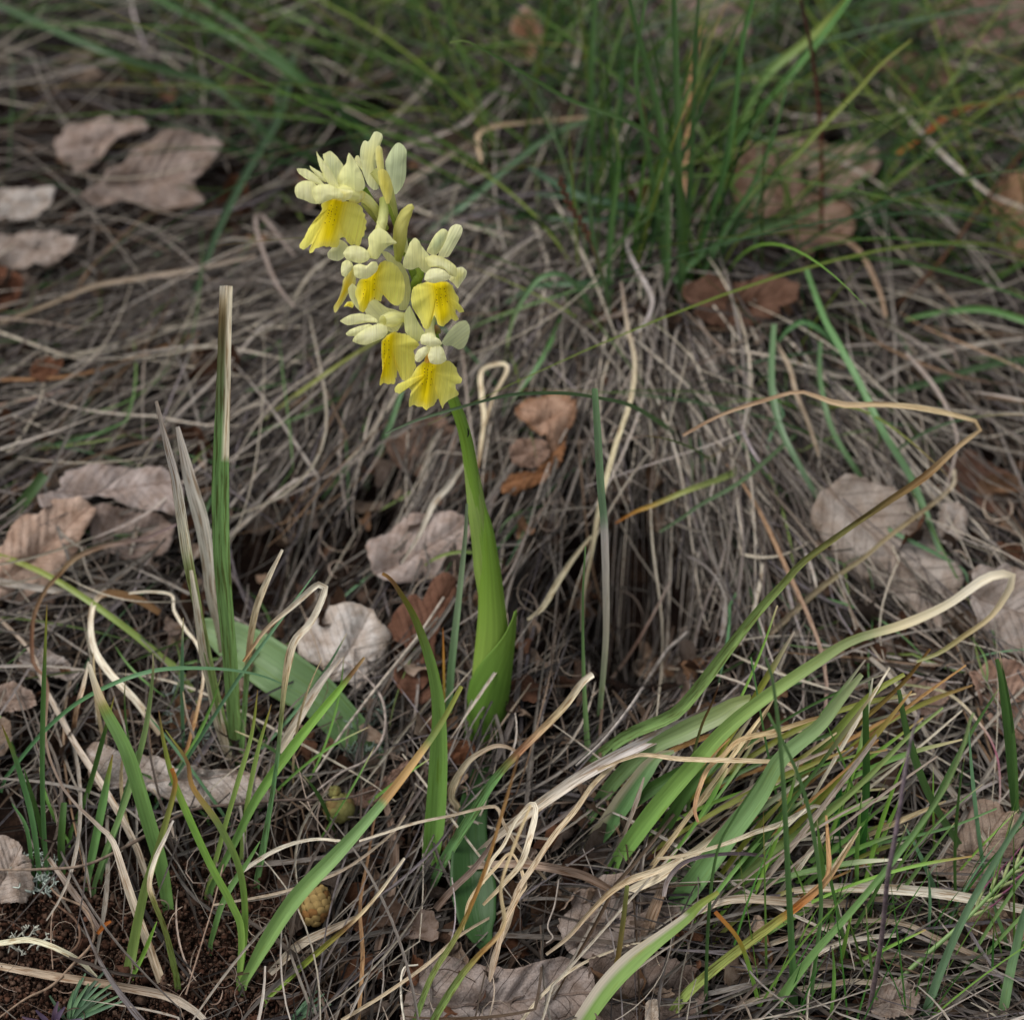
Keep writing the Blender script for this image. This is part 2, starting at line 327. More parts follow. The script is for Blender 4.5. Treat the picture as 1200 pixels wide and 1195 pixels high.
def dead_leaf(label, out, ax, col, lift=.006, tilt=(0, 0), curl=(.2, .2), n=96, rings=12, jag=.8, name='dead_leaf', cat='leaf', stalk=None, edge=None, uvs=1.0, wav=.08):
    LN[0] += 1; R = np.random.RandomState(900 + LN[0])
    O = smooth_outline(out, n, jag, R); cx, cy = O.mean(0)
    for _ in range(R.randint(2, 5)):                 # bites and tears along the rim
        k0 = R.randint(0, n); wd = R.randint(2, 6); dpt = R.uniform(.06, .26)
        for j in range(-wd, wd + 1): i_ = (k0 + j) % n; O[i_] = O[i_] + (np.array([cx, cy]) - O[i_]) * dpt * (1 - abs(j) / (wd + 1))
    size = np.sqrt(((O - [cx, cy]) ** 2).sum(1)).mean()
    OUTL.append(np.array(out, float)); lum = float(np.mean(col)); col = (lum + (np.array(col) - lum) * .85) * np.array([.96, .92, .90]); lift = lift + .003
    base = G(cx, cy, lift); tc = CAM - base; tc /= np.linalg.norm(tc)
    gn = np.array([0, -.45, .89]); nrm = gn * .55 + tc * .45; nrm /= np.linalg.norm(nrm)
    nrm = nrm + tilt[0] * RT + tilt[1] * np.cross(nrm, RT); nrm /= np.linalg.norm(nrm)
    r = np.linspace(0, 1, rings + 1)[1:]
    PX = np.r_[cx, (cx + (O[None, :, 0] - cx) * r[:, None]).ravel()]; PY = np.r_[cy, (cy + (O[None, :, 1] - cy) * r[:, None]).ravel()]
    d = rdir(PX, PY); t = ((base - CAM) @ nrm) / (d @ nrm); th = hit(PX, PY)
    t = np.where(np.isfinite(t), t, th)
    a = math.radians(ax); u = ((PX - cx) * math.cos(a) - (PY - cy) * math.sin(a)) / size; v = ((PX - cx) * math.sin(a) + (PY - cy) * math.cos(a)) / size
    S_ = size * K * 1.15
    h = (curl[0] * u ** 2 + curl[1] * v ** 2 - .12 * np.exp(-(v / .12) ** 2) + wav * np.sin(u * 5 + LN[0]) * np.abs(v) * 2 + wav * .8 * np.sin(v * 7 + u * 3 + LN[0] * 2) + .02 * np.cos((u - np.abs(v) * .9) * 4.5 * 6.28)) * S_
    h = h + S_ * (.035 * vnoise(u + LN[0], v, u * 0, 9) + .02 * vnoise(u, v + LN[0], u * 0, 23))
    t = np.minimum(t, th + .001)
    P = CAM + d * t[:, None] + nrm * (h - h.min() * .3)[:, None]
    F = []; 
    for k in range(rings - 1):
        for i in range(n):
            j = (i + 1) % n; F.append((1 + k * n + i, 1 + (k + 1) * n + i, 1 + (k + 1) * n + j, 1 + k * n + j))
    for i in range(0, n, 2): F.append((0, 1 + i, 1 + (i + 1) % n, 1 + (i + 2) % n))
    cc = np.tile(col, (len(P), 1)); rr = np.r_[0, np.repeat(r, n)]
    if edge is not None: m = np.clip((rr - .75) * 3 + .25 * R.randn(len(rr)), 0, 1)[:, None]; cc = cc * (1 - m) + edge * m
    uv = np.stack([u * uvs + 0, v * uvs], -1)
    o = mesh(name, P, F, M_LEAF, cc, uv)
    md = o.modifiers.new('thickness', 'SOLIDIFY'); md.thickness = .00012
    tag(o, label, cat, 'dead leaves in the litter' if cat == 'leaf' else None)
    if stalk is not None:
        Q = np.array(stalk, float); q = spline(Q, 10); tt = hit(q[:, 0], q[:, 1]) - lift; Vt, Ft = tubemesh(CAM + rdir(q[:, 0], q[:, 1]) * tt[:, None], np.linspace(.0006, .0003, 10), 6)
        mesh('stalk', Vt, Ft, M_WOOD, c('#8a6a50'), None, o)
    return o
LG = c('#b3a59c'); LW = c('#cfc8c0'); LT = c('#a5856c'); LBn = c('#7a5039'); LL = c('#a89d99'); LPk = c('#b59d8c')
dead_leaf('pale grey oak leaf lying above the bare soil with a scalloped edge', [(101,878),(112,868),(128,874),(139,888),(158,884),(180,884),(200,892),(222,893),(240,900),(262,900),(285,903),(305,912),(320,925),(326,936),(305,946),(280,948),(250,943),(225,946),(200,938),(178,930),(165,920),(150,925),(134,920),(118,928),(106,912),(110,895)], 5, c('#b9b3ae'), .010, (-.1,-.2), (.08,-.35), edge=c('#8a7a6c'), wav=.09)
dead_leaf('large pinkish tan leaf at the left edge', [(-20,650),(5,625),(30,598),(62,588),(95,590),(112,604),(100,625),(88,650),(72,680),(62,712),(40,716),(15,708),(-25,705)], 40, LPk, .010, (.1,0), (.15,-.2))
dead_leaf('long lilac grey leaf curled over behind the tall cut blade', [(72,575),(60,558),(78,548),(105,546),(140,543),(180,550),(212,560),(216,590),(208,606),(180,600),(150,592),(120,584),(95,580),(75,590),(50,602),(45,590)], 5, LL, .014, (0,.25), (.1,-.5), jag=.4)
dead_leaf('dull grey leaf tucked beneath the lilac grey leaf', [(105,600),(140,595),(190,605),(205,625),(195,655),(165,662),(140,655),(110,640)], 20, c('#8f8078'), .006)
dead_leaf('blurred arched grey leaf at the upper left', [(62,165),(80,148),(105,138),(135,140),(165,146),(176,158),(160,160),(138,166),(122,182),(105,198),(85,208),(70,190)], 20, c('#a3948c'), .014, (0,.1), (.2,-.4))
dead_leaf('blurred wide grey leaf beside the arched leaf at the upper left', [(120,215),(140,190),(165,172),(200,158),(235,160),(262,180),(250,205),(230,220),(240,240),(200,250),(150,240),(115,248),(95,240)], 10, c('#968880'), .012, (0,0), (.2,.1))
dead_leaf('whitish curled leaf at the left edge, upper of two', [(-20,225),(15,220),(50,218),(65,226),(58,245),(35,258),(5,258),(-25,250)], 0, c('#b5b0ab'), .016, (0,.1), (.1,-.4))
dead_leaf('greyish curled leaf at the left edge, lower of two', [(-15,282),(20,272),(60,270),(92,280),(85,298),(60,312),(25,316),(-5,308)], 0, c('#a39890'), .016, (0,.1), (.1,-.4))
dead_leaf('orange brown leaf scrap at the left edge below the curled leaves', [(-15,318),(10,315),(28,330),(20,355),(0,368),(-20,360)], 60, c('#7d5138'), .010)
dead_leaf('small rusty leaf scrap in the combed grass at the left', [(38,428),(55,418),(74,424),(70,438),(52,448),(36,444)], 20, c('#7d5236'), .014)
dead_leaf('bright white leaf between the broad green leaf and the orchid stem', [(345,748),(362,722),(378,726),(386,712),(412,708),(436,716),(441,728),(457,742),(460,772),(467,794),(452,806),(438,792),(422,812),(402,800),(382,806),(370,782),(352,772)], 60, c('#d3cfcb'), .009, (.05,-.1), (.1,-.25), edge=c('#c0b5aa'))
dead_leaf('reddish brown folded leaf left of the orchid stem', [(452,740),(468,712),(490,692),(515,684),(532,690),(530,712),(518,732),(508,760),(520,800),(505,826),(485,832),(462,815),(452,800),(470,780),(475,760)], 60, c('#75503c'), .006, (.1,0), (.3,-.3))
dead_leaf('pale lilac tan leaf behind the orchid stem', [(430,640),(455,622),(480,605),(515,600),(545,612),(556,640),(548,668),(520,680),(490,682),(462,690),(436,676)], 30, c('#ada09a'), .007, (0,.1), (.2,-.2))
dead_leaf('large tan leaf far behind the orchid stem', [(450,520),(480,498),(515,490),(538,505),(545,540),(540,575),(520,600),(498,590),(488,560),(460,545)], 80, c('#8c7465'), .003)
dead_leaf('tan brown leaf with a rolled tip right of the orchid stem', [(605,476),(622,464),(645,460),(665,468),(675,482),(672,500),(660,518),(648,532),(640,520),(628,512),(615,500),(604,488)], 30, c('#b3927a'), .018, (.1,.1), (.3,-.4), edge=c('#8d6443'))
dead_leaf('small tan leaf scrap directly below the rolled leaf', [(597,528),(605,516),(622,512),(640,520),(645,536),(632,546),(612,550),(600,542)], 10, c('#9c8170'), .016, (0,0), (.3,-.2))
dead_leaf('amber underside of a leaf below the small tan scrap', [(588,570),(600,556),(625,552),(648,538),(662,520),(660,540),(645,560),(620,572),(602,582),(588,582)], 20, c('#9d6d42'), .013, (0,0), (.2,-.2))
dead_leaf('big grey curled leaf at the bottom centre', [(480,1155),(500,1128),(525,1120),(555,1128),(590,1135),(625,1130),(665,1120),(690,1135),(700,1165),(690,1210),(600,1225),(520,1220),(470,1205)], 5, c('#a09691'), .008, (0,-.1), (.1,-.2), edge=c('#867870'))
dead_leaf('flat grey leaf under the straw at the lower centre', [(650,1080),(665,1050),(690,1032),(725,1025),(765,1030),(800,1045),(812,1070),(790,1100),(750,1125),(705,1130),(668,1118)], 30, c('#a3978f'), .005, (0,0), (.05,-.1))
dead_leaf('dark edged grey leaf below the flat grey leaf', [(690,1130),(740,1120),(790,1125),(830,1150),(820,1190),(760,1215),(700,1205)], 10, c('#75675f'), .004)
dead_leaf('large tan oak leaf at the lower right', [(1095,1008),(1112,985),(1128,955),(1145,940),(1170,942),(1195,950),(1200,985),(1182,1005),(1170,1030),(1148,1042),(1120,1040),(1108,1030),(1080,1025)], 50, c('#a89585'), .009, (-.1,0), (.15,-.2))
dead_leaf('tan leaf under the long pale straw at the right edge', [(1120,1060),(1150,1055),(1190,1060),(1225,1080),(1215,1112),(1180,1108),(1150,1100),(1128,1085)], 10, c('#b59d85'), .007)
dead_leaf('long weathered grey leaf on the right slope', [(950,605),(962,580),(990,562),(1025,566),(1060,582),(1085,610),(1105,645),(1130,680),(1120,715),(1132,750),(1100,755),(1075,725),(1048,700),(1015,680),(980,655),(955,635)], -45, c('#a39b93'), .010, (0,0), (.1,-.3), edge=c('#8d8279'))
dead_leaf('round pale grey leaf disc right of the weathered leaf', [(1095,612),(1105,592),(1122,588),(1134,602),(1132,625),(1118,642),(1102,636)], 60, c('#b5ada6'), .013, (0,0), (.1,-.1))
dead_leaf('grey leaf pressed at the right edge above the tan leaf', [(1140,670),(1160,655),(1190,660),(1225,680),(1225,775),(1195,772),(1170,762),(1150,745),(1138,710)], -20, c('#9f9791'), .012, (0,0), (.1,-.15))
dead_leaf('smooth pinkish tan leaf at the right edge below the grey leaf', [(1135,790),(1160,776),(1195,778),(1225,785),(1225,860),(1190,872),(1165,855),(1150,830)], 20, c('#a88a78'), .007)
dead_leaf('pinkish brown leaf among the right hand grass', [(1050,815),(1062,800),(1090,796),(1112,805),(1110,828),(1098,848),(1075,852),(1055,838)], 10, c('#9c8578'), .006)
dead_leaf('large blurred tan leaf folded at the upper right', [(856,205),(868,182),(890,172),(915,180),(935,200),(945,222),(972,232),(995,240),(1000,275),(985,305),(955,312),(935,300),(925,272),(900,262),(872,262),(860,235)], -40, c('#9d8270'), .020, (.1,.1), (.2,-.5), edge=c('#7f6350'))
dead_leaf('paler leaf flap behind the blurred tan leaf', [(905,178),(930,165),(965,168),(1005,168),(1030,182),(1028,208),(1000,228),(965,225),(940,215),(920,195)], -10, c('#a39080'), .014, (0,.1), (.2,-.3))
dead_leaf('dark brown leaf in the shade below the upper right tussock', [(800,345),(830,325),(870,330),(905,325),(935,340),(930,365),(895,380),(860,388),(825,380),(802,368)], 0, c('#6b4d3b'), .008, (0,0), (.3,-.3))
dead_leaf('small blurred leaf with a white tip at the top centre', [(602,18),(618,12),(632,24),(636,45),(628,70),(615,82),(606,60),(598,38)], 80, c('#a57a58'), .018, (0,0), (.3,-.3), edge=c('#c0b0a0'))
dead_leaf('blurred pinkish leaf at the top edge right of centre', [(770,5),(800,-10),(840,-5),(870,15),(880,45),(850,60),(820,40),(790,35)], 10, c('#a08c84'), .012)
dead_leaf('blurred brown leaf in the top right corner', [(1090,20),(1130,-5),(1190,0),(1220,20),(1210,60),(1170,70),(1130,60),(1100,50)], 0, c('#8a7068'), .012)
dead_leaf('blurred tan leaf below the grass at the top right', [(1030,80),(1060,66),(1100,72),(1128,92),(1110,108),(1070,112),(1040,104)], 0, c('#8d6f60'), .008)
dead_leaf('pale brown leaf at the right edge of the dense green patch', [(1160,235),(1185,210),(1220,215),(1225,300),(1190,315),(1170,285)], 70, c('#a3805f'), .010)
dead_leaf('reddish brown leaf litter sheet right of the tussock', [(1100,545),(1130,530),(1170,548),(1200,575),(1180,610),(1150,600),(1120,580)], -30, c('#6d4f40'), .004)
dead_leaf('chalky grey leaf at the left edge above the lichen', [(-15,985),(5,978),(25,990),(38,1008),(40,1035),(28,1058),(5,1060),(-15,1050)], 60, c('#b3a79d'), .008, (0,0), (.1,-.2))
dead_leaf('rust stained pale leaf at the left edge beside the green tuft', [(-10,808),(15,800),(38,812),(44,828),(25,836),(5,834),(-15,830)], 0, c('#a8968a'), .008)
dead_leaf('white leaf sliver at the left among dark crumbs', [(20,768),(48,760),(75,772),(95,790),(85,800),(55,792),(30,785)], -10, c('#bdb5b0'), .006)
dead_leaf('brown leaf scrap beside the upper pine cone', [(405,935),(430,925),(460,905),(480,895),(478,915),(450,935),(430,948),(410,950)], 30, c('#8f7363'), .005)
dead_leaf('curled orange brown scrap at the foot of the orchid', [(524,872),(535,864),(550,868),(560,880),(552,894),(536,896),(525,886)], 10, c('#7d4f30'), .008, (0,0), (.4,-.5))
dead_leaf('grey cracked leaf under the straw bottom right', [(1018,1160),(1035,1145),(1060,1150),(1078,1168),(1070,1190),(1035,1195),(1015,1182)], 20, c('#a3958a'), .007)
dead_leaf('pale torn leaf stub standing at the bottom edge', [(757,1175),(770,1172),(772,1195),(770,1215),(755,1215),(756,1190)], 90, c('#cbbfae'), .012, jag=.3)

# ------------------------------------------------------------------ random thatch (uncountable): strands that follow the lie of the litter
ANCH = np.array([  # px, py, direction in degrees, spread
 (100,60,10,25),(60,200,-10,25),(100,400,25,14),(300,350,25,18),(200,300,15,25),(100,500,30,18),(400,450,48,18),(350,600,55,16),(550,550,62,12),(480,650,60,18),(600,300,40,30),
 (690,450,72,20),(650,600,80,14),(780,500,-68,20),(850,600,-78,14),(940,560,-52,22),(800,720,88,10),(720,720,100,14),(1050,700,-45,20),(1000,450,-35,25),(1100,560,-40,25),(1080,300,-25,25),(900,200,-10,35),(1100,100,0,35),
 (780,150,60,40),(500,100,30,35),(350,80,20,35),(200,700,30,40),(60,700,10,40),(150,850,40,50),(400,700,55,25),(450,900,50,30),(450,1050,65,25),(650,800,70,35),(650,1000,30,35),
 (800,850,38,25),(1000,850,25,40),(1000,950,10,30),(1000,1080,3,14),(900,1120,10,18),(1150,1150,-12,25),(700,1120,40,45),(560,1150,60,40),(100,1150,10,60),(1150,850,-60,40),(330,980,50,50),(60,950,80,60)], float)
def flow(px, py, R):
    dx = px[:, None] - ANCH[None, :, 0]; dy = py[:, None] - ANCH[None, :, 1]; w_ = 1 / (dx * dx + dy * dy + 1500) ** 1.5
    a = np.radians(ANCH[:, 2]) * 2; s = (w_ * np.sin(a)).sum(1); c_ = (w_ * np.cos(a)).sum(1); sp = (w_ * ANCH[:, 3]).sum(1) / w_.sum(1)
    return np.arctan2(s, c_) / 2, np.radians(sp)
HOLES = [(760, 695, 58, 78), (700, 655, 50, 40), (445, 585, 35, 40), (300, 650, 40, 40), (1140, 560, 60, 40), (395, 150, 40, 25), (820, 340, 40, 40), (369, 1060, 22, 30)]
def inside(X, Y, poly):
    r = np.zeros(X.shape, bool); x0, y0 = poly[-1]
    for x1, y1 in poly:
        if y0 != y1:
            cnd = ((y1 > Y) != (y0 > Y)) & (X < (x0 - x1) * (Y - y1) / (y0 - y1) + x1); r ^= cnd
        x0, y0 = x1, y1
    return r
COVER = OUTL + [np.array(p, float) for p in (
  [(240,730),(300,740),(370,790),(440,880),(410,890),(340,820),(270,770)],
  [(700,1010),(760,880),(860,800),(960,760),(1000,820),(900,950),(800,1070)])]
def cull(X, Y, R, p_leaf, p_hole):
    bad = np.zeros(len(X))
    for q in COVER:
        m = inside(X, Y, q).mean(1); bad = np.maximum(bad, np.where(m > .04, p_leaf, 0))
    for hx, hy, hr, hs in HOLES:
        m = ((((X - hx) / (hr * .9)) ** 2 + ((Y - hy) / (hs * .9)) ** 2) < 1).mean(1); bad = np.maximum(bad, np.where(m > .1, p_hole, 0))
    return R.rand(len(X)) >= bad
def density(px, py):
    d = np.ones_like(px)
    d = np.where((px < 340) & (py > 1010), np.where(px > 250, .12, .05), d)
    d = np.where((px < 330) & (py > 900) & (py <= 1010), .5, d)
    d = np.where((py > 620) & (px < 680), d * .55, d); d = np.where((px > 640) & (px < 1200) & (py > 780), d * .7, d); d = np.where((px < 260) & (py < 330), d * .7, d)
    d = np.where((px > 330) & (px < 480) & (py > 800) & (py < 900), .5, d)
    d = np.where(py < 330, d * .72, d)
    for hx, hy, hr, hs in HOLES: d = d * (1 - .8 * np.exp(-(((px - hx) / hr) ** 2 + ((py - hy) / hs) ** 2)))
    return d
def thatch(name, count, lo, hi, wlo, whi, hlo, hhi, palette, pw, seed, label, spreadmul=1.0, Kk=14, region=None, bend=.32, mat=M_DRY):
    R = np.random.RandomState(seed); x0, x1, y0, y1 = region or (-220, 1420, -260, 1380)
    px = R.uniform(x0, x1, count * 3); py = R.uniform(y0, y1, count * 3); keep = R.rand(count * 3) < density(px, py); px = px[keep][:count]; py = py[keep][:count]; n = len(px)
    a, sp = flow(px, py, R); a = a + R.randn(n) * sp * spreadmul; far = R.rand(n) < .12; a = np.where(far, R.uniform(0, np.pi, n), a)
    L = R.uniform(lo, hi, n); b = R.randn(n) * bend; b2 = R.randn(n) * bend * .7
    t = np.linspace(-.5, .5, Kk)[None]; ang = a[:, None] + b[:, None] * t * 2 + b2[:, None] * np.sin(t * 7 + R.uniform(0, 6, (n, 1))) * .3
    kink = R.rand(n) < .22; kp = R.uniform(-.3, .3, n); ka = R.uniform(-1.1, 1.1, n)
    ang = ang + np.where(kink[:, None] & (t > kp[:, None]), ka[:, None], 0)
    # strands come in loose bundles that run side by side
    if n > 1000:
        lead = np.arange(n) - np.arange(n) % 4; fol = (R.rand(n) < .55); ang = np.where(fol[:, None], ang[lead] + R.randn(n, 1) * .05, ang); off = R.randn(n) * 9; o2 = R.randn(n) * 30
        px = np.where(fol, px[lead] - np.sin(a[lead]) * off + np.cos(a[lead]) * o2, px); py = np.where(fol, py[lead] - np.cos(a[lead]) * off - np.sin(a[lead]) * o2, py)
    st = L[:, None] / (Kk - 1); X = px[:, None] + np.cumsum(np.cos(ang) * st, 1) - (np.cos(ang) * st).sum(1, keepdims=True) / 2
    Y = py[:, None] - np.cumsum(np.sin(ang) * st, 1) + (np.sin(ang) * st).sum(1, keepdims=True) / 2
    kp_ = cull(X, Y, R, (.52 if hlo > .003 else 0), .86)
    X = X[kp_]; Y = Y[kp_]; n = len(X)
    h0 = R.uniform(hlo, hhi, n)[:, None]; arch = np.abs(R.randn(n))[:, None] * (hhi - hlo) * .5
    lift = h0 + arch * np.cos(t * np.pi) + R.uniform(-1, 1, (n, 1)) * (hhi - hlo) * .4 * t
    dep = hit(X, Y) - np.maximum(lift, -.001)
    P = CAM + rdir(X, Y) * dep[..., None]
    W = np.where(R.rand(n) < .08, R.uniform(1.4, 2.1, n), 1)[:, None] * (wlo + (whi - wlo) * R.rand(n) ** 1.6)[:, None] * np.interp(np.linspace(0, 1, Kk), [0, .25, .8, 1], [.35, 1, .9, .5])[None] * K * 1.15
    pal = np.array(palette); ci = R.choice(len(pal), n, p=np.array(pw) / sum(pw)); ci2 = R.choice(len(pal), n, p=np.array(pw) / sum(pw))
    br = np.exp(R.randn(n) * .42)[:, None, None]; m = np.clip(np.linspace(-.5, 1.2, Kk), 0, 1)[None, :, None] * .5
    cols = (pal[ci][:, None] * (1 - m) + pal[ci2][:, None] * m) * br
    tw = R.randn(n, 1) * .5 + R.randn(n, 1) * 1.8 * t
    cols = cols / np.maximum(1, cols.max(axis=2, keepdims=True) / .52)
    V, F, cc, uv = ribbons(P, W, cols, tw, .6, 3, None, name)
    return tag(mesh(name, V, F, mat, cc, uv), label, 'grass', None, 'stuff')
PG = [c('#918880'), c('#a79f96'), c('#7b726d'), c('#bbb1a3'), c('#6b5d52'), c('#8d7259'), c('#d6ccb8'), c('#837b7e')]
thatch('grass_thatch', 5200, 90, 330, 2.2, 5.5, .000, .006, [p * .20 for p in PG], [3, 3, 3, 1.5, 3, 2, .3, 2], 11, 'lower layer of matted dead grass, darkened with painted shade')  # same straw palette cut far down: shade of the gaps painted into the colour
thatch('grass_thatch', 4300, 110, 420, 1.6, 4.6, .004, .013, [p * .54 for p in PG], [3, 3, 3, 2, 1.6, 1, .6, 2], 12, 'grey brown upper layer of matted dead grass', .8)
thatch('grass_thatch', 800, 100, 420, 1.4, 4.2, .009, .019, PG, [2, 4, 1, 4, .3, .8, 4, 1], 13, 'loose pale grass straws lying over the mat', .9, bend=.45)
thatch('root_fibres', 900, 30, 190, .7, 1.7, .002, .010, [c('#8d7f74'), c('#b9aa99'), c('#5f4f45')], [2, 2, 2], 14, 'thin curling root fibres and fine stalks in the litter', 1.5, bend=1.7, region=(-50, 1250, 560, 1250))
thatch('root_fibres', 700, 20, 120, .6, 1.8, .001, .006, [c('#8d7f74'), c('#a99a89'), c('#5f4f45')], [2, 1, 2], 19, 'broken rootlets and fibres mixed into the bare soil', 1.5, bend=1.5, region=(-50, 340, 1012, 1230))
thatch('moss_green_blades', 340, 60, 220, 1.6, 3.6, .006, .014, [c('#55703c'), c('#4a7040'), c('#6f8040'), c('#4a6a4a')], [2, 2, 1, 1], 15, 'scattered fine green blades woven through the dead grass', 1.2, region=(-150, 1350, -200, 800), mat=M_GREEN)

# hanging curtains of dead grass round the tussock crowns, thrown out from a crown and drooping down the bank
def crown(px, py, a0, a1, count, lo, hi, seed, pal, rise=.5, wlo=1.8, whi=4.4, spread=22, label='dead grass hanging in a curtain', name='hanging_grass', green=False, droop=1.0, jit=1.0):
    R = np.random.RandomState(seed); n = count; Kk = 16
    b = G(px + R.randn(n) * spread, py + R.randn(n) * spread * .45)
    a = np.radians(R.uniform(a0, a1, n)); L = R.uniform(lo, hi, n) * K * 1.2; t = np.linspace(0, 1, Kk)[None, :]
    ux = np.cos(a)[:, None]; uy = np.sin(a)[:, None]           # direction in the picture: right, up
    # screen-up is mostly up the bank, screen-down mostly down the bank
    bend_ = R.randn(n, 1) * .25 * jit
    sx = ux * t + bend_ * t * t * -uy; sy = uy * t + bend_ * t * t * ux
    up = rise * R.uniform(.4, 1.2, (n, 1)) * (t - droop * t * t)
    P = np.stack([b[:, None, 0] + L[:, None] * sx,
                  b[:, None, 1] + L[:, None] * sy * 1.05,
                  np.zeros((n, Kk))], -1)
    P[..., 2] = g(P[..., 0], P[..., 1]) + np.maximum(L[:, None] * up + .002 + R.uniform(0, .008, (n, 1)) * np.minimum(1, t * 4), .001) - .004 * (t < .03)
    rel = P - CAM; dz = rel @ FW; QX = 600 + (rel @ RT) / dz / K; QY = 597.5 - (rel @ UP) / dz / K
    inh = np.zeros((n, Kk), bool)
    for hx, hy, hr, hs in HOLES[:2]: inh |= ((QX - hx) / (hr * .85)) ** 2 + ((QY - hy) / (hs * .85)) ** 2 < 1
    kp_ = ~inh.any(1) | (R.rand(n) < .34); P = P[kp_]; n = len(P)
    W = R.uniform(wlo, whi, n)[:, None] * np.interp(t[0], [0, .15, .6, 1], [.8, 1, .8, .15])[None] * K * 1.2
    pal = np.array(pal); cols = pal[R.choice(len(pal), n)][:, None] * np.exp(R.randn(n) * .2)[:, None, None] * np.ones((1, Kk, 1))
    V, F, cc, uv = ribbons(P, W, cols, R.randn(n, 1) * .5 + R.randn(n, 1) * .8 * t, .6, 3, None, name)
    return tag(mesh(name, V, F, M_GREEN if green else M_DRY, cc, uv), label, 'grass', None, 'stuff')
PH = [.7 * c(q_) for q_ in ('#938a82', '#8d847c')] + [c('#aaa299'), c('#6d6560') * .8, c('#c0b7a9'), c('#5c524b') * .8]
crown(770, 395, -115, -48, 190, 150, 380, 21, PH, .35, label='curtain of grey dead grass hanging below the middle tussock', spread=45)
crown(830, 470, -100, -60, 110, 150, 330, 22, PH, .25, label='dead stalks hanging beside the dark hollow', spread=40)
crown(640, 300, -150, -80, 90, 120, 330, 23, PH, .3, label='dead grass falling from the upper tussock', spread=60)
crown(560, 430, -140, -95, 120, 120, 300, 24, PH, .25, label='grey dead grass combed down behind the orchid', spread=70)
crown(960, 470, -80, -25, 90, 120, 300, 25, PH, .3, label='dead grass arching down to the right of the tussock', spread=50)
crown(400, 330, -165, -130, 90, 150, 380, 26, PH, .15, label='long dead grass swept down to the left behind the orchid', spread=110)
GG = [c('#3c5a24'), c('#52702c'), c('#2c4822'), c('#6a7a30'), c('#3a5634')]
def uprights(px0, px1, py0, py1, count, lo, hi, seed, lean, label, pal=GG, wlo=1.6, whi=4.4, tilt=.5, droop=.35):
    R = np.random.RandomState(seed); n = count; Kk = 14
    nc = max(2, count // 4); cx = R.uniform(px0, px1, nc); cy = R.uniform(py0, py1, nc); ci = R.randint(0, nc, n)
    b = G(cx[ci] + R.randn(n) * 9, cy[ci] + R.randn(n) * 5); L = R.uniform(lo, hi, n)[:, None] * K * 1.3; t = np.linspace(0, 1, Kk)[None]
    ax = (lean + R.randn(n) * tilt)[:, None]; ay = (R.randn(n) * tilt * .7)[:, None]; dr = R.uniform(.0, 1, (n, 1)) * droop
    P = np.stack([b[:, None, 0] + L * (ax * t + ax * dr * 2 * t * t), b[:, None, 1] + L * (ay * t + ay * dr * 2 * t * t) - L * .1 * t * t, b[:, None, 2] + L * (t - dr * t * t * 1.1) - .003], -1)
    P[..., 2] = np.maximum(P[..., 2], g(P[..., 0], P[..., 1]) + .002 - .004 * (t < .05))
    W = R.uniform(wlo, whi, n)[:, None] * np.interp(t[0], [0, .3, .7, 1], [.8, 1, .7, .1])[None] * K * 1.2
    pal = np.array(pal); cols = pal[R.choice(len(pal), n)][:, None] * np.exp(R.randn(n) * .25)[:, None, None] * np.ones((1, Kk, 1))
    dryt = (R.rand(n) < .25)[:, None, None] * np.clip((t - .7) * 3, 0, 1)[:, :, None]; cols = cols * (1 - dryt) + c('#a08050') * dryt
    V, F, cc, uv = ribbons(P, W, cols, R.randn(n, 1) * .5 + R.randn(n, 1) * .6 * t, .6, 3, None, 'grass_sward')
    return tag(mesh('grass_sward', V, F, M_GREEN, cc, uv), label, 'grass', None, 'stuff')
uprights(620, 1260, 40, 330, 300, 80, 330, 31, .15, 'blurred green grass sward over the upper right of the bank', droop=.5)
uprights(690, 850, 240, 370, 26, 200, 380, 35, .05, 'upright green blades rising from the tussock right of centre', tilt=.2, droop=.2, wlo=3, whi=6)
uprights(560, 1300, 60, 360, 130, 200, 460, 39, .15, 'long thin green blades arching over the upper right of the bank', tilt=.6, droop=.75, wlo=2, whi=4.4)
uprights(300, 760, 40, 260, 60, 180, 420, 40, -.35, 'long thin green blades arching to the left behind the flowers', tilt=.4, droop=.7, wlo=2, whi=4.2)
uprights(180, 640, 0, 200, 190, 80, 260, 32, .1, 'blurred green grass behind the orchid flowers at the top', droop=.5)
uprights(-150, 200, -150, 60, 60, 60, 200, 33, .2, 'faint green grass at the top left corner of the bank', droop=.5)
uprights(600, 1350, -250, 0, 260, 90, 280, 34, .1, 'far green grass sward beyond the tussocks', droop=.4)
uprights(950, 1210, 230, 330, 90, 40, 120, 36, .1, 'short dense dark green grass at the right of the brown leaf', pal=[c('#2f5a28'), c('#3c6a30')], droop=.2)
uprights(560, 1200, 400, 560, 50, 60, 220, 37, -.3, 'scattered green blades in the middle of the dead grass', droop=.7, wlo=1.6, whi=3.6)
uprights(820, 1210, 980, 1230, 60, 60, 260, 38, .1, 'fine green blades among the straw at the lower right', droop=.2, wlo=1.2, whi=3, tilt=.2, pal=[c('#4f8238'), c('#3f7030'), c('#6b8f3f')])

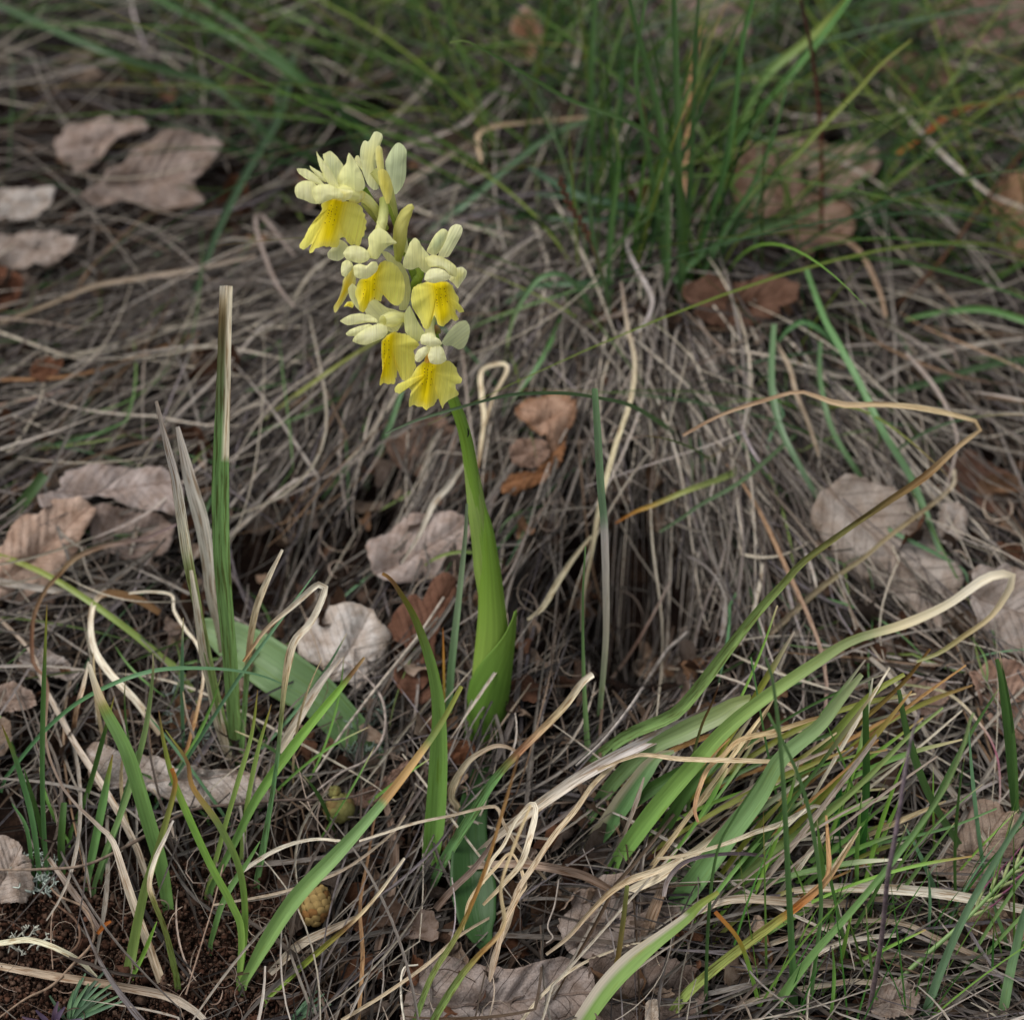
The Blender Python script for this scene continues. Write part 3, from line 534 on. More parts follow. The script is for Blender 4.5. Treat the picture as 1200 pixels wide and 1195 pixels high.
# ------------------------------------------------------------------ soil crumbs
def icos():
    p = (1 + 5 ** .5) / 2
    V = np.array([(-1, p, 0), (1, p, 0), (-1, -p, 0), (1, -p, 0), (0, -1, p), (0, 1, p), (0, -1, -p), (0, 1, -p), (p, 0, -1), (p, 0, 1), (-p, 0, -1), (-p, 0, 1)]) / 1.9
    F = np.array([(0, 11, 5), (0, 5, 1), (0, 1, 7), (0, 7, 10), (0, 10, 11), (1, 5, 9), (5, 11, 4), (11, 10, 2), (10, 7, 6), (7, 1, 8), (3, 9, 4), (3, 4, 2), (3, 2, 6), (3, 6, 8), (3, 8, 9), (4, 9, 5), (2, 4, 11), (6, 2, 10), (8, 6, 7), (9, 8, 1)])
    return V, F
def crumbs(name, n, region, lo, hi, seed, label, pal, flat=1.0):
    R = np.random.RandomState(seed); V0, F0 = icos(); x0, x1, y0, y1 = region
    px = R.uniform(x0, x1, n); py = R.uniform(y0, y1, n); B = G(px, py, 0)
    s = lo * (hi / lo) ** (R.rand(n) ** 2.2)
    V = V0[None] * (1 + .4 * R.randn(n, 12, 1)) * s[:, None, None] * (1 + .3 * R.randn(n, 1, 3)) * np.array([1, 1, flat])
    V += B[:, None]; V[..., 2] += (R.uniform(-.3, .6, n) * s)[:, None] + np.maximum(0, R.randn(n) * .0012)[:, None]
    F = (F0[None] + (np.arange(n) * 12)[:, None, None]).reshape(-1, 3)
    pal = np.array(pal); col = (pal[R.choice(len(pal), n)] * np.exp(R.randn(n, 1) * .3))[:, None] * np.ones((1, 12, 1))
    return tag(mesh(name, V, F, M_CRUMB, col.reshape(-1, 3), smooth=False), label, 'soil', None, 'stuff')
SC = [.8 * c('#573c2f'), .8 * c('#574236'), .8 * c('#3f2a20'), .75 * c('#655043')]
crumbs('soil_crumbs', 24000, (-120, 345, 1012, 1300), .00014, .00095, 41, 'crumbly reddish brown soil thrown up at the lower left', SC)
crumbs('soil_crumbs', 2500, (330, 1250, 850, 1280), .0003, .0016, 42, 'sparse soil grains under the straw', SC)
crumbs('soil_clods', 160, (-120, 345, 1015, 1300), .0011, .0024, 43, 'small soil clods in the bare patch', SC)
# litter fragments: small curled bits of leaf
def fragments(n, region, lo, hi, seed, label, pal, lift=.004):
    R = np.random.RandomState(seed); x0, x1, y0, y1 = region; m = 7
    px = R.uniform(x0, x1, n); py = R.uniform(y0, y1, n); keep = (density(px, py) > .3) & np.all([((px - h_[0]) / (h_[2] * 1.05)) ** 2 + ((py - h_[1]) / (h_[3] * 1.05)) ** 2 > 1 for h_ in HOLES[:2]], axis=0); px = px[keep]; py = py[keep]; n = len(px)
    B = G(px, py, lift * .5) + 0; s = R.uniform(lo, hi, n) * K * 1.15; a = R.uniform(0, 6.28, n)
    q = np.linspace(-1, 1, m); U, Vv = np.meshgrid(q, q); U = U.ravel()[None]; Vv = Vv.ravel()[None]
    rr = (1 - .4 * np.abs(U * Vv)) * (1 + .07 * R.randn(n, m * m)); ph_ = R.uniform(0, 6, (n, 1)); an_ = np.arctan2(Vv, U); rr = rr * (1 + .22 * np.sin(an_ * 3 + ph_) + .12 * np.sin(an_ * 5 - 2 * ph_)); asp = R.uniform(.4, .9, (n, 1))
    u = U * rr * s[:, None]; v = Vv * rr * s[:, None] * asp
    h = (U ** 2 * R.randn(n, 1) * .45 + Vv ** 2 * R.randn(n, 1) * .5 + U * R.randn(n, 1) * .2 + Vv * R.randn(n, 1) * .5) * s[:, None]
    ex = np.stack([np.cos(a), np.sin(a) * .85, np.sin(a) * .45], -1); ey = np.stack([-np.sin(a), np.cos(a) * .85, np.cos(a) * .45], -1); ez = np.array([0, -.45, .89])
    P = B[:, None] + u[..., None] * ex[:, None] + v[..., None] * ey[:, None] + h[..., None] * ez + R.uniform(0, lift, (n, 1, 1)) * ez
    F = (gridfaces(m, m)[None] + (np.arange(n) * m * m)[:, None, None]).reshape(-1, 4)
    pal = np.array(pal); col = (pal[R.choice(len(pal), n)] * np.exp(R.randn(n, 1) * .25))[:, None] * np.ones((1, m * m, 1))
    uv = np.stack([U * 1.0 + R.uniform(0, 40, (n, 1)), Vv + R.uniform(0, 40, (n, 1))], -1)
    return tag(mesh('leaf_litter', P, F, M_LEAF, col.reshape(-1, 3), uv.reshape(-1, 2)), label, 'leaf litter', None, 'stuff')
LP = [.8 * c(q_) for q_ in ('#8a7a70', '#6f6259', '#5c4a3e')] + [.55 * c('#7a5c48'), c('#8f7a68'), c('#5c3f2e'), c('#a39080'), c('#6d4a35'), c('#8a6b52')]
fragments(900, (-200, 1400, -250, 1300), 8, 34, 51, 'brown leaf fragments under the grass mat', [p * .8 for p in LP])
fragments(420, (-60, 1250, 540, 1250), 6, 26, 52, 'small curled leaf fragments among the straw', LP, .007)

c_plain = c
def c(h, f=1.0):
    """living leaves: a little less blue and, when already light, a little lighter"""
    v = c_plain(h, f)
    if v[1] > v[0] * 1.25 and v[1] > v[2] * 1.3:
        v = v * (np.array([1.2, .86, .8]) if v[1] < .2 else np.array([1.2, 1.02, 1.0])); l = v @ np.array([.3, .6, .1]); v = l + (v - l) * .82
    return v
# ------------------------------------------------------------------ traced green tufts (each a thing, its blades are parts)
def tuft(label, blades, cat='grass', name='grass_tuft', group='green grass tufts'):
    r = blades[0]['pts'][-1]; p = G(r[0], r[1]); t = empty(name, label, cat, group); 
    t.location = p
    for b in blades:
        b = dict(b); nm = b.pop('name', 'blade'); o = blade(nm, b.pop('pts'), b.pop('w'), b.pop('cols'), parent=t, **b)
        o.location = -Vector(p)
    return t
def B(pts, w, cols, **k): return dict(pts=pts, w=w, cols=cols, **k)
def TB(a=GR, b=None): return [(0, c('#8a6a3a')), (.08, OL), (.25, a), (1, a if b is None else b)]
tuft('tuft of bright green blades rising from the bare soil at the lower left', [
 B([(541,804),(518,846),(494,881),(452,936),(400,995),(347,1051),(312,1103),(282,1157)], [5,8,10,12,17,19,17,9], [(0,OL),(.18,c('#6d8a3a')),(.2,c('#c9a870')),(.36,TN),(.38,c('#6fa055')),(1,c('#79ad48'))], tip='cut', dy=.012, tw=.15, fold=.6),
 B([(186,832),(192,870),(205,919),(243,1006),(271,1058),(283,1092),(280,1158)], 9, [(0,BR),(.12,OL),(.4,GB),(1,c('#86b840'))], dy=.01),
 B([(194,855),(219,891),(226,922),(257,967),(281,1020),(287,1085),(279,1158)], 8, [(0,OL),(.15,BR),(.25,c('#b59050')),(.4,c('#6f9038')),(1,GB)], dy=.01)])
tuft('olive tipped blade pair leaning right out of the soil at the lower left', [
 B([(201,900),(205,922),(187,988),(167,1051),(149,1145)], [5,7,10,12,13], [(0,OR),(.15,c('#8f8a45')),(.4,c('#7ea03e')),(1,c('#86b045'))]),
 B([(184,1079),(167,1120),(153,1148)], 5, GB)])
tuft('small dark green tuft at the left edge beside the lichen', [
 B([(2,849),(21,898),(38,961),(47,1037)], 7, TB(c('#4f8a45'))), B([(55,708),(53,761),(50,850),(50,940),(55,1032)], 6, TB(GD,c('#4f8a45'))),
 B([(14,941),(31,971),(40,1033)], 5, c('#4f8a40')), B([(75,940),(72,985),(73,1027)], [7,9,9], GD, tip='cut'), B([(134,815),(118,874),(101,933),(80,981)], 6, TB(GD)), B([(28,900),(45,960),(60,1030)], 6, GD)])
tuft('pale green tuft at the back edge of the soil patch', [
 B([(132,884),(118,954),(100,1040)], 10, TB(c('#5f9a45'))), B([(179,765),(179,790),(170,856),(149,933),(122,1002),(108,1044)], 7, [(0,ST),(.1,c('#7a9a50')),(1,c('#6aa050'))]), B([(160,880),(145,940),(115,1030)], 8, c('#5a8a48'))])
tuft('wide flat green blade with a dried tip standing in the soil', [
 B([(104,778),(120,825),(149,881),(174,961),(188,1010),(198,1068)], [5,13,17,18,17,13], [(0,SP),(.14,ST),(.18,OL),(.22,c('#6da045')),(1,c('#63993f'))], tw=.1, fold=.6, dy=.01)])
tuft('slender pointed green tuft right of the wide blade with the dried tip', [
 B([(302,808),(295,860),(278,919),(264,967),(240,1054)], 6, TB(c('#7ea53c'))), B([(318,825),(302,881),(288,954),(281,1030)], 6, TB(c('#7ea53c'))),
 B([(427,770),(399,806),(347,870),(302,933),(274,988),(243,1048)], [3,9,12,11,9,7], [(0,c('#b09060')),(.09,BR),(.14,GB),(1,c('#5f9440'))], dy=.01), B([(305,985),(290,1010),(262,1055),(245,1110)],7,c('#5f9440'))])
tuft('tall blade clump with one very tall cut blade, half of it dried pale', [
 B([(265,335),(263,400),(261,470),(258,560),(259,640),(263,700),(270,780),(277,890)], [15,16,18,21,20,18,17,14], [(0,SP),(.035,c('#c9b48c')),(.06,c('#8d7850')),(.12,c('#77704c')),(.22,c('#6d8a4d')),(.34,c('#6aa04a')),(1,c('#6f9f48'))], tip='cut', split=(0,.36,c('#efe2c4'),-1), tw=.06, fold=.35, dy=-.005, n=60),
 B([(183,470),(195,520),(205,560),(213,610),(219,650),(225,680),(238,740),(255,820),(274,892)], [4,8,12,13,12,9,9,9,8], [(0,GY),(.2,SV),(.4,c('#d6cfb0')),(.46,c('#8aa055')),(1,c('#6f9f40'))], tw=.15),
 B([(208,500),(222,560),(236,610),(243,650),(248,700),(258,740),(264,800)], [5,14,18,16,12,10,6], [(0,SV),(.5,c('#d3ccbc')),(1,c('#a89a80'))], tw=.15),
 B([(224,668),(231,718),(238,768),(246,800),(257,849),(272,898)], [4,8,10,11,12,8], [(0,SP),(1,c('#cdbfa3'))]),
 B([(331,644),(311,685),(298,721),(291,768),(287,820),(282,895)], [3,8,8,7,6,6], [(0,SP),(.4,ST),(.5,c('#c09a70')),(.6,c('#6f9f50')),(1,c('#5f9440'))]),
 B([(285,775),(311,738),(345,708),(372,685),(381,691),(365,728),(345,751),(336,785),(331,825),(324,895),(312,974),(300,1038)], [3,5,7,8,8,10,6,5,5,6,8,7], [(0,TN),(.2,SP),(.4,SP),(.5,ST),(.6,c('#8f9a60')),(.7,c('#5f9a58')),(1,c('#5a9048'))]),
 B([(400,770),(375,801),(333,870),(308,914)], [5,10,11,7], [(0,SV),(1,c('#cdbfa3'))])])
tuft('thin blue green blade crossing the pale blades at the lower left', [B([(372,668),(335,718),(291,778),(264,818),(222,884),(176,955)], 4.5, [(0,GT),(1,c('#4f8458'))], dy=.01)])
tuft('arching thin green blade from the left edge over the pale blades', [B([(347,808),(300,790),(243,783),(174,787),(104,815),(52,856),(0,919)], 5, [(0,GT),(1,c('#4a8a4c'))], lift=(.01,.02,.01))])
tuft('olive green blade slanting down from the left edge', [B([(-30,645),(0,651),(50,671),(100,701),(151,738),(187,768),(214,792),(245,850)], [4,6,7,8,8,8,8,6], [(0,OL),(.5,c('#7ea038')),(1,c('#7ea03c'))], mode='lie', lift=(.012,.02,.02,.01,0))])
tuft('bright green centre blade with a brown bent tip left of the orchid', [
 B([(448,672),(456,677),(466,690),(484,720),(498,755),(508,790),(514,830),(514,880),(511,940),(506,990),(498,1032)], [4,6,9,12,14,17,21,23,24,21,15], [(0,c('#a07840')),(.05,BR),(.12,c('#6f6f2c')),(.3,c('#6b9a35')),(1,c('#6fb035'))], tw=.08, fold=.7, dy=.004, mat=M_SHEATH),
 B([(695,790),(682,800),(657,832),(608,881),(580,912),(553,954),(521,1006),(505,1040)], [8,9,9,9,11,12,12,9], [(0,SP),(.2,ST),(.4,c('#b08060')),(.45,c('#8a8a50')),(.52,c('#5f9a4a')),(1,c('#5f9a50'))], tip='cut', tw=.15, dy=-.01)])
tuft('thin grey green blades rising just left of the orchid stem', [
 B([(547,590),(545,630),(538,700),(529,780),(524,850)], [3,6,8,9,9], [(0,c('#7d8a6c')),(.4,c('#6f9068')),(1,c('#5a9050'))]), B([(519,735),(520,780),(521,850)],3,[(0,OR),(1,OL)])])
tuft('olive blades crossing the grey leaf at the bottom centre', [
 B([(622,943),(601,995),(587,1040),(590,1085),(560,1120),(539,1145),(508,1195),(490,1240)], [3,4,4,5,6,9,9,8], [(0,ST),(.4,ST),(.55,c('#a5804a')),(.68,c('#7a9a40')),(1,c('#6f9f40'))], lift=(.01,.01,.004)),
 B([(608,884),(588,954),(567,1023),(546,1075),(530,1105),(504,1148),(480,1215)], [2,4,4,5,7,7,7], [(0,BR),(.2,TN),(.5,c('#9a7038')),(.65,c('#7a8a3c')),(1,c('#6f9f40'))], lift=(.01,.01,.004))])
tuft('small dark green sprig tuft left of the straw at the bottom', [B([(474,1005),(445,1045),(416,1077),(354,1131),(304,1176)], [3,4,6,8,8], [(0,SP),(.35,ST),(.45,BR),(.6,OL),(1,GB)])])
# right-hand clump of broad blades
tuft('large clump of broad arching blades at the lower right, tips folded and dried', [
 B([(1074,775),(1100,765),(1128,746),(1162,721),(1185,685),(1182,673),(1155,678),(1111,708),(1061,731),(1000,750),(960,774),(894,819),(851,854),(814,894),(774,940),(745,978),(712,1025)], [3,6,6,9,12,10,12,10,12,14,15,17,18,20,21,20,14],
   [(0,c('#8a9a50')),(.08,c('#a09060')),(.14,ST),(.26,SP),(.4,c('#cdbf98')),(.45,c('#7a8f55')),(.6,c('#7ea548')),(.8,c('#74a83a')),(1,c('#6aa83a'))], lift=(.03,.035,.02,.01,0), tw=.15, n=60),
 B([(800,510),(850,484),(927,460),(944,460),(987,474),(1034,474),(1085,479),(1145,494),(1150,502),(1121,524),(1085,557),(1041,587),(987,624),(941,658),(921,680),(889,715),(851,763),(814,811),(787,838),(734,862),(674,905)], [4,4,5,4,7,6,7,5,6,10,9,7,8,9,11,13,15,15,15,13,9],
   [(0,c('#a58a70')),(.15,c('#b59a7c')),(.3,ST),(.4,c('#d0b48a')),(.46,c('#9a7a50')),(.52,c('#6f6038')),(.62,c('#7a8a3a')),(.7,c('#7ea548')),(1,c('#5f8f45'))], lift=(.03,.045,.04,.02,0), tw=.25, n=60),
 B([(881,819),(860,826),(841,838),(800,857),(760,878),(720,915),(682,970)], [12,22,24,18,18,16,10], [(0,c('#8f9a60')),(.3,c('#7a9a58')),(1,c('#5a9048'))], tip='cut', tw=.2),
 B([(790,880),(768,889),(739,926),(707,972),(678,1003)], [4,20,24,22,14], [(0,c('#7a9a60')),(.3,c('#5f9450')),(1,c('#4f8a44'))], tw=.15, split=(0,1,c('#c9bfa0'),1)),
 B([(820,890),(768,921),(739,940),(712,964),(690,1000)], [8,15,18,18,10], [(0,GD),(1,GD)], tw=.2),
 B([(1105,829),(1064,863),(1015,912),(960,960),(897,1002),(842,1051),(800,1084)], [3,5,7,9,10,11,9], [(0,c('#7a9a45')),(1,c('#7aa045'))], dy=.005),
 B([(1010,790),(985,820),(960,851),(916,889),(889,934),(851,983),(805,1045),(771,1085)], [6,14,18,20,24,26,26,18], [(0,c('#8a9468')),(.3,c('#6f9a58')),(1,c('#5f9a4a'))], tw=.08, fold=.5),
 B([(1090,760),(1057,801),(1008,846),(956,891),(935,925),(904,968),(870,1000)], [3,5,6,7,7,7,5], [(0,c('#7a5a30')),(.4,c('#7d7038')),(1,c('#6f8a3c'))]),
 B([(960,770),(1000,745),(1060,720),(1110,690)], [8,8,7,4], [(0,GB),(1,GD)]) ,
 B([(930,940),(900,975),(870,1010),(835,1050)], [6,12,14,10], GD),
 B([(840,890),(800,935),(770,985),(750,1015)], [8,14,16,12], GD),
 B([(1060,790),(1020,815),(970,870),(930,920),(900,975)], [5,9,12,12,9], [(0,OL),(1,c('#4f8a44'))])])
tuft('half dried blade with a pale edge slanting up from the bottom edge', [
 B([(1005,975),(970,1030),(939,1058),(897,1089),(842,1131),(800,1170),(770,1215)], [3,6,9,11,12,12,10], [(0,ST),(.25,c('#c09060')),(.35,OR),(.42,c('#8f8f48')),(1,c('#79a03c'))], dy=.005),
 B([(842,1045),(820,1060),(800,1079),(747,1120),(712,1155),(680,1200),(660,1230)], [5,12,16,24,24,22,18], [(0,OL),(.2,c('#74a03c')),(1,c('#74a83a'))], split=(.18,1,c('#d9cdb8'),1), tw=.05, fold=.3)])
tuft('single olive blade standing in front of the flat grey leaf', [B([(735,1037),(730,1080),(723,1127),(712,1160),(700,1200)], [5,6,6,7,7], [(0,c('#7a8a3a')),(.5,c('#6f5a30')),(.8,c('#8f9a3c')),(1,GB)], tip='cut')])
tuft('tall slanting green blade tuft at the right foreground', [
 B([(1141,835),(1137,843),(1126,881),(1099,936),(1043,1013),(994,1072),(946,1127),(894,1200)], [3,5,6,7,8,9,11,13], [(0,c('#7a9a55')),(.4,c('#5f9048')),(1,c('#6aa048'))], dy=-.01),
 B([(897,770),(906,800),(915,877),(920,954),(925,1058),(932,1200)], [3,5,6,7,8,9], [(0,c('#4f7a45')),(1,c('#4f8a3c'))], dy=-.005),
 B([(880,770),(897,867),(911,936),(925,1000)], [2,2.5,3,3], c('#4f8a40')),
 B([(900,835),(932,900),(950,960),(962,1050),(955,1130),(945,1200)], [3,4,5,5,5,5], c('#5a8a45')),
 B([(894,905),(862,955),(840,1000),(830,1080),(826,1200)], [2,3,4,4,5], c('#3f6f30'))])
tuft('two stout dark green cut stubs among the right hand grass', [
 B([(1014,825),(1015,919),(1012,975),(1010,1040)], [7,9,9,8], [(0,GD),(1,DG)], tip='cut'), B([(984,914),(981,960),(976,1012)], [7,8,8], DG, tip='cut')])
tuft('dark green curved blade crossing the right hand grass', [B([(1053,808),(1064,863),(1088,929),(1123,988),(1152,1032)], [5,9,9,8,7], [(0,GD),(1,c('#4a7a3c'))])])
tuft('dark upright blade at the right edge', [B([(1168,772),(1172,790),(1180,849),(1189,936),(1198,1000)], [5,9,10,10,9], [(0,GD),(1,c('#3f7a30'))]), B([(1230,900),(1205,880),(1185,845),(1180,860)], [3,5,6,3], c('#4a9a35'))])
tuft('long grey green blade leaning out of the lower right corner', [
 B([(1230,910),(1200,954),(1168,1006),(1133,1068),(1105,1131),(1078,1205)], [4,6,8,9,10,11], [(0,c('#5f8a60')),(1,c('#5f8a60'))], dy=-.01),
 B([(1205,1060),(1199,1075),(1190,1115),(1183,1145),(1170,1215)], [7,10,12,12,11], [(0,c('#5f8a60')),(1,c('#6a9a58'))]),
 B([(1160,1040),(1168,1070),(1178,1100),(1185,1130)], [2,4,5,5], c('#4f8040'))])
tuft('fine green blade lying almost level at the right', [B([(1168,947),(1112,969),(1043,985),(956,1002),(904,1022)], [2,3.5,4,4,4], c('#5a9048'), lift=(.012,.012,0))])
tuft('low green blade with an orange middle at the lower right', [B([(838,1068),(865,1100),(880,1140),(895,1200)], [5,5,5,5], [(0,OR),(.3,c('#b08a38')),(.5,GB),(1,GB)])])
tuft('level green blades near the long pale straw', [B([(1085,1089),(1040,1110),(1000,1130),(960,1165)], [2,4,5,5], [(0,TN),(.1,GB),(1,GR)]), B([(1150,1022),(1080,1022),(1030,1030),(990,1045)],[2,4,4,4],c('#6f9a4c'))])
tuft('curving thin green blades in the right middle', [
 B([(945,315),(954,341),(967,375),(981,400),(1008,450),(1034,504),(1068,561),(1095,628),(1116,697)], [5,7,8,8,8,8,7,6,5], [(0,c('#5f9a50')),(1,c('#5f8a60'))], mode='lie', lift=(.03,.04,.04,.02,.0)),
 B([(907,380),(904,450),(914,500),(934,541),(961,587),(991,628),(1028,671)], [6,8,8,7,6,6,4], [(0,c('#5f8a58')),(1,c('#5f8060'))], mode='lie', lift=(.02,.03,.03,.01,0)),
 B([(961,400),(961,444),(974,500),(1001,547),(1041,604)], [5,6,6,6,4], c('#55804c'), mode='lie', lift=(.02,.03,.02,0)),
 B([(975,600),(1010,605),(1060,630),(1125,665),(1134,685)], [4,5,5,4,3], c('#4f8050'), mode='lie', lift=(.01,.02,.01))])
tuft('thin dark green stem arching across behind the orchid stem', [B([(451,508),(470,500),(492,491),(547,475),(591,464),(621,461),(664,461),(699,466),(736,474),(767,491),(799,514)], [2.5,3,3.5,3.6,3.8,4,4,4,5,6,5], [(0,c('#4f7050')),(.6,c('#45753f')),(1,c('#3f7035'))], lift=(.175,.185,.16,.08,.0), mode='lie')])
tuft('grey green vertical blade right of the rolled leaf', [B([(697,455),(700,500),(704,570),(708,617),(710,700),(709,760),(700,860)], [7,9,9,9,8,7,6], [(0,c('#5f8a58')),(.38,c('#6a9068')),(.42,SV),(.7,c('#b5ad98')),(1,c('#5f8f48'))], tip='cut'),
 B([(686,640),(683,700),(684,790),(690,900)], [2,3,5,8], c('#5f8a48'))])
tuft('yellow green blade with an orange tip over the dark hollow', [B([(721,613),(745,599),(767,591),(807,574),(853,557),(900,530)], [2,5,6,7,8,8], [(0,OR),(.15,c('#c09040')),(.4,c('#8fa040')),(1,c('#6f9a40'))], mode='lie', lift=(.02,.03,.0)),
 B([(773,623),(800,606),(821,591),(870,563),(920,520),(965,480)], [3,4,5,5,5,5], c('#4f7a4c'), mode='lie', lift=(.02,.03,.0))])
tuft('green blade leaning behind the lower flowers', [B([(472,455),(460,490),(448,520),(438,545),(428,570)], [5,6,7,7,6], c('#5f8f5c'))])
tuft('grey green blades at the left margin behind the leaves', [B([(52,556),(30,585),(0,622)], [12,14,12], c('#3f6a35'))])
# upper part
tuft('tall green tussock blades with one long arching blade to the upper left', [
 B([(527,50),(540,48),(551,50),(587,70),(628,94),(668,117),(715,134),(751,151),(778,174),(795,204),(802,268),(800,345)], [2,3,4,5,5,5,6,6,6,6,6,6], [(0,c('#7a9a40')),(.1,c('#4a7a35')),(1,GD)], lift=(.04,.03,0)),
 B([(736,-30),(738,0),(755,67),(772,134),(780,201),(782,301),(778,350)], [5,6,7,8,8,8,6], c('#457a38')),
 B([(790,-40),(790,0),(793,100),(795,201),(798,301),(795,355)], [5,7,8,9,9,8], c('#3f7035')),
 B([(884,-20),(882,0),(870,50),(860,134),(850,194),(833,251),(805,330)], [4,6,6,7,7,8,7], c('#3f7a32')),
 B([(1068,47),(1034,74),(1001,110),(961,151),(924,191),(870,238),(830,300)], [2,4,6,7,7,7,6], [(0,OL),(1,c('#457a38'))]),
 B([(762,-30),(750,40),(745,90),(760,180),(775,280),(780,340)],[3,4,5,6,6,6],c('#457a38')),
 B([(820,-30),(815,60),(812,140),(808,240),(800,330)],[3,5,6,7,6],c('#3f7035')),
 B([(921,105),(906,160),(880,220),(850,270),(820,330)],[2,4,5,5,5],c('#4f8540'))])
tuft('pair of narrow green blades in front of the brown seed head', [
 B([(721,151),(724,175),(724,201),(716,268),(713,318),(718,365)], [4,6,7,7,7,6], [(0,c('#6f8a40')),(.2,GD),(1,c('#457a40'))]),
 B([(691,151),(688,190),(690,234),(698,295),(711,341),(720,380)], [3,4,5,6,6,6], c('#3f6a38')),
 B([(725,115),(716,160),(700,220),(690,260)], [2,4,5,4], c('#6a8a38'))])
tuft('straight green blade rising out of the top edge left of the tussock', [B([(700,-30),(698,0),(693,67),(694,150),(700,240)], [4,6,7,7,6], c('#457a38'))])
tuft('grey green blade slanting behind the top flowers', [B([(720,128),(700,135),(688,141),(648,157),(601,191),(551,234),(500,274),(470,310)], [3,5,6,7,7,7,6,5], [(0,c('#5f8a58')),(1,c('#5f8a68'))], mode='lie', lift=(.03,.03,.02,.0))])
tuft('light green curved blade hooking down between flowers and tussock', [B([(594,398),(603,370),(614,348),(634,325),(661,323),(685,348),(705,385)], [3,5,6,6,6,7,7], [(0,c('#8fae70')),(.3,c('#5f9058')),(1,c('#457a40'))], lift=(.02,.02,0))])
tuft('dark fan of soft blades left of the tussock', [B([(628,228),(685,231),(735,241),(798,255)], [3,9,8,6], c('#2f5f3c'), mode='lie', lift=(.02,.03,.01)), B([(618,195),(650,215),(700,238),(760,250)], [3,9,9,5], c('#2f5f3c'), mode='lie', lift=(.02,.03,.01)), B([(640,255),(690,258),(750,250)], [3,7,5], c('#356545'), mode='lie', lift=(.02,.03,.01)), B([(590,355),(630,335),(690,330),(740,310)],[3,7,7,5],c('#3f7048'),mode='lie',lift=(.01,.02,.01))])
tuft('long dark green blades sweeping from the top edge to behind the flowers', [
 B([(160,-20),(187,0),(268,40),(318,70),(368,104),(400,127),(440,170)], [5,7,8,9,9,9,7], [(0,c('#457a38')),(1,c('#3a6f38'))], mode='lie', lift=(.03,.05,.04,.01)),
 B([(215,-25),(238,0),(285,33),(335,74),(368,104),(410,140)], [4,6,6,7,6,5], c('#3f7535'), mode='lie', lift=(.03,.04,.03,.01))])
tuft('blurred green blade arching across the upper left', [B([(-30,0),(0,7),(67,37),(134,64),(201,84),(251,100),(320,160),(390,200)], [5,8,9,9,9,8,7,5], c('#3a6538'), mode='lie', lift=(.03,.05,.04,.01))])
tuft('yellow green wide blade at the top right of the tussock', [B([(1000,-20),(987,7),(944,50),(900,87),(870,140),(840,220)], [6,9,11,10,9,7], [(0,OL),(.5,c('#5f8a35')),(1,GD)]), B([(1005,-20),(994,0),(957,50),(910,107),(860,167),(820,230)], [5,7,8,8,8,6], c('#4f8a35'))])
tuft('thin level green blade across the blurred tan leaf', [B([(857,144),(910,167),(967,182),(1034,184),(1101,182),(1150,178)], [2,4,4,5,5,4], c('#3f7045'), mode='lie', lift=(.03,.04,.02)), B([(1041,84),(1034,134),(1018,171),(987,208),(965,240)], [3,4,5,5,4], c('#4a7040'))])
tuft('low arching green blades below the blurred tan leaf', [B([(1021,201),(984,228),(917,261),(833,291),(790,330)], [3,7,7,8,7], [(0,c('#6f9a50')),(1,c('#3f7a3c'))], mode='lie', lift=(.03,.04,.01)), B([(1001,271),(934,264),(867,258),(800,251)], [3,5,5,5], c('#4f7a48'), mode='lie', lift=(.02,.03,.01)), B([(912,400),(925,385),(945,378),(975,400),(978,430)],[3,6,6,6,5],c('#4f8a48'),lift=(.01,.01,0))])
tuft('bright green streak of a blade low at the right edge', [B([(1240,390),(1200,375),(1150,362),(1090,368),(1060,375)], [4,8,8,6,4], c('#4f8a35'), mode='lie', lift=(.02,.02,.01)), B([(1230,415),(1150,430),(1080,450),(1000,470)],[5,8,8,5],c('#3f6a3c'),mode='lie',lift=(.01,.02,.01))])
tuft('thin yellow green blades crossing left of the flower stem', [B([(478,375),(440,400),(400,425),(350,460),(310,490)], [2,4,4,5,4], [(0,OL),(1,c('#8a9a48'))], mode='lie', lift=(.02,.03,.01)), B([(290,510),(320,500),(380,475),(440,440)],[3,4,5,4],c('#4f7a45'),mode='lie',lift=(.01,.02,.01))])
tuft('blurred dark green blade behind the cut tall blade', [B([(345,60),(330,130),(290,200),(255,270),(225,350)], [4,8,9,9,7], c('#3f6a45'), mode='lie', lift=(.02,.03,.01))])

# ------------------------------------------------------------------ traced dry blades, straws and stalks
GD_ = 'dead grass blades lying in the litter'
def dry(label, pts, w, cols, mode='lie', lift=(.006, .014, .006), name='dry_blade', tip='cut', **k):
    w = [v * .85 for v in w] if np.ndim(w) else w * .85
    return blade(name, pts, w, cols, mode=mode, lift=lift, label=label, cat='dead grass blade', group=GD_, tip=tip, mat=M_DRY, **k)
dry('brown twisted blade arching from the left leaves down into the soil', [(207,614),(190,622),(167,631),(120,640),(87,654),(70,672),(53,691),(40,720),(37,750),(40,780),(55,800),(54,870),(76,926),(115,967),(132,985),(149,1037),(167,1089),(189,1150)], [3,5,7,8,6,6,6,5,5,4,3,4,6,9,12,12,12,13], [(0,c('#b8a0a0')),(.2,c('#a58a68')),(.35,c('#6b4a35')),(.5,c('#8a7460')),(.65,GL),(.75,c('#c9bcab')),(1,c('#c3b094'))], lift=(.02,.03,.02,.03,.03,.015,.0), n=60)
dry('pale grey blade slanting down to the soil behind the brown twisted one', [(0,725),(37,765),(52,804),(83,863),(125,929),(156,985),(170,1023),(182,1060)], [5,5,6,8,10,10,10,7], [(0,c('#a09080')),(.5,c('#cdbfae')),(1,c('#b5a58f'))], lift=(.01,.02,.02,.0))
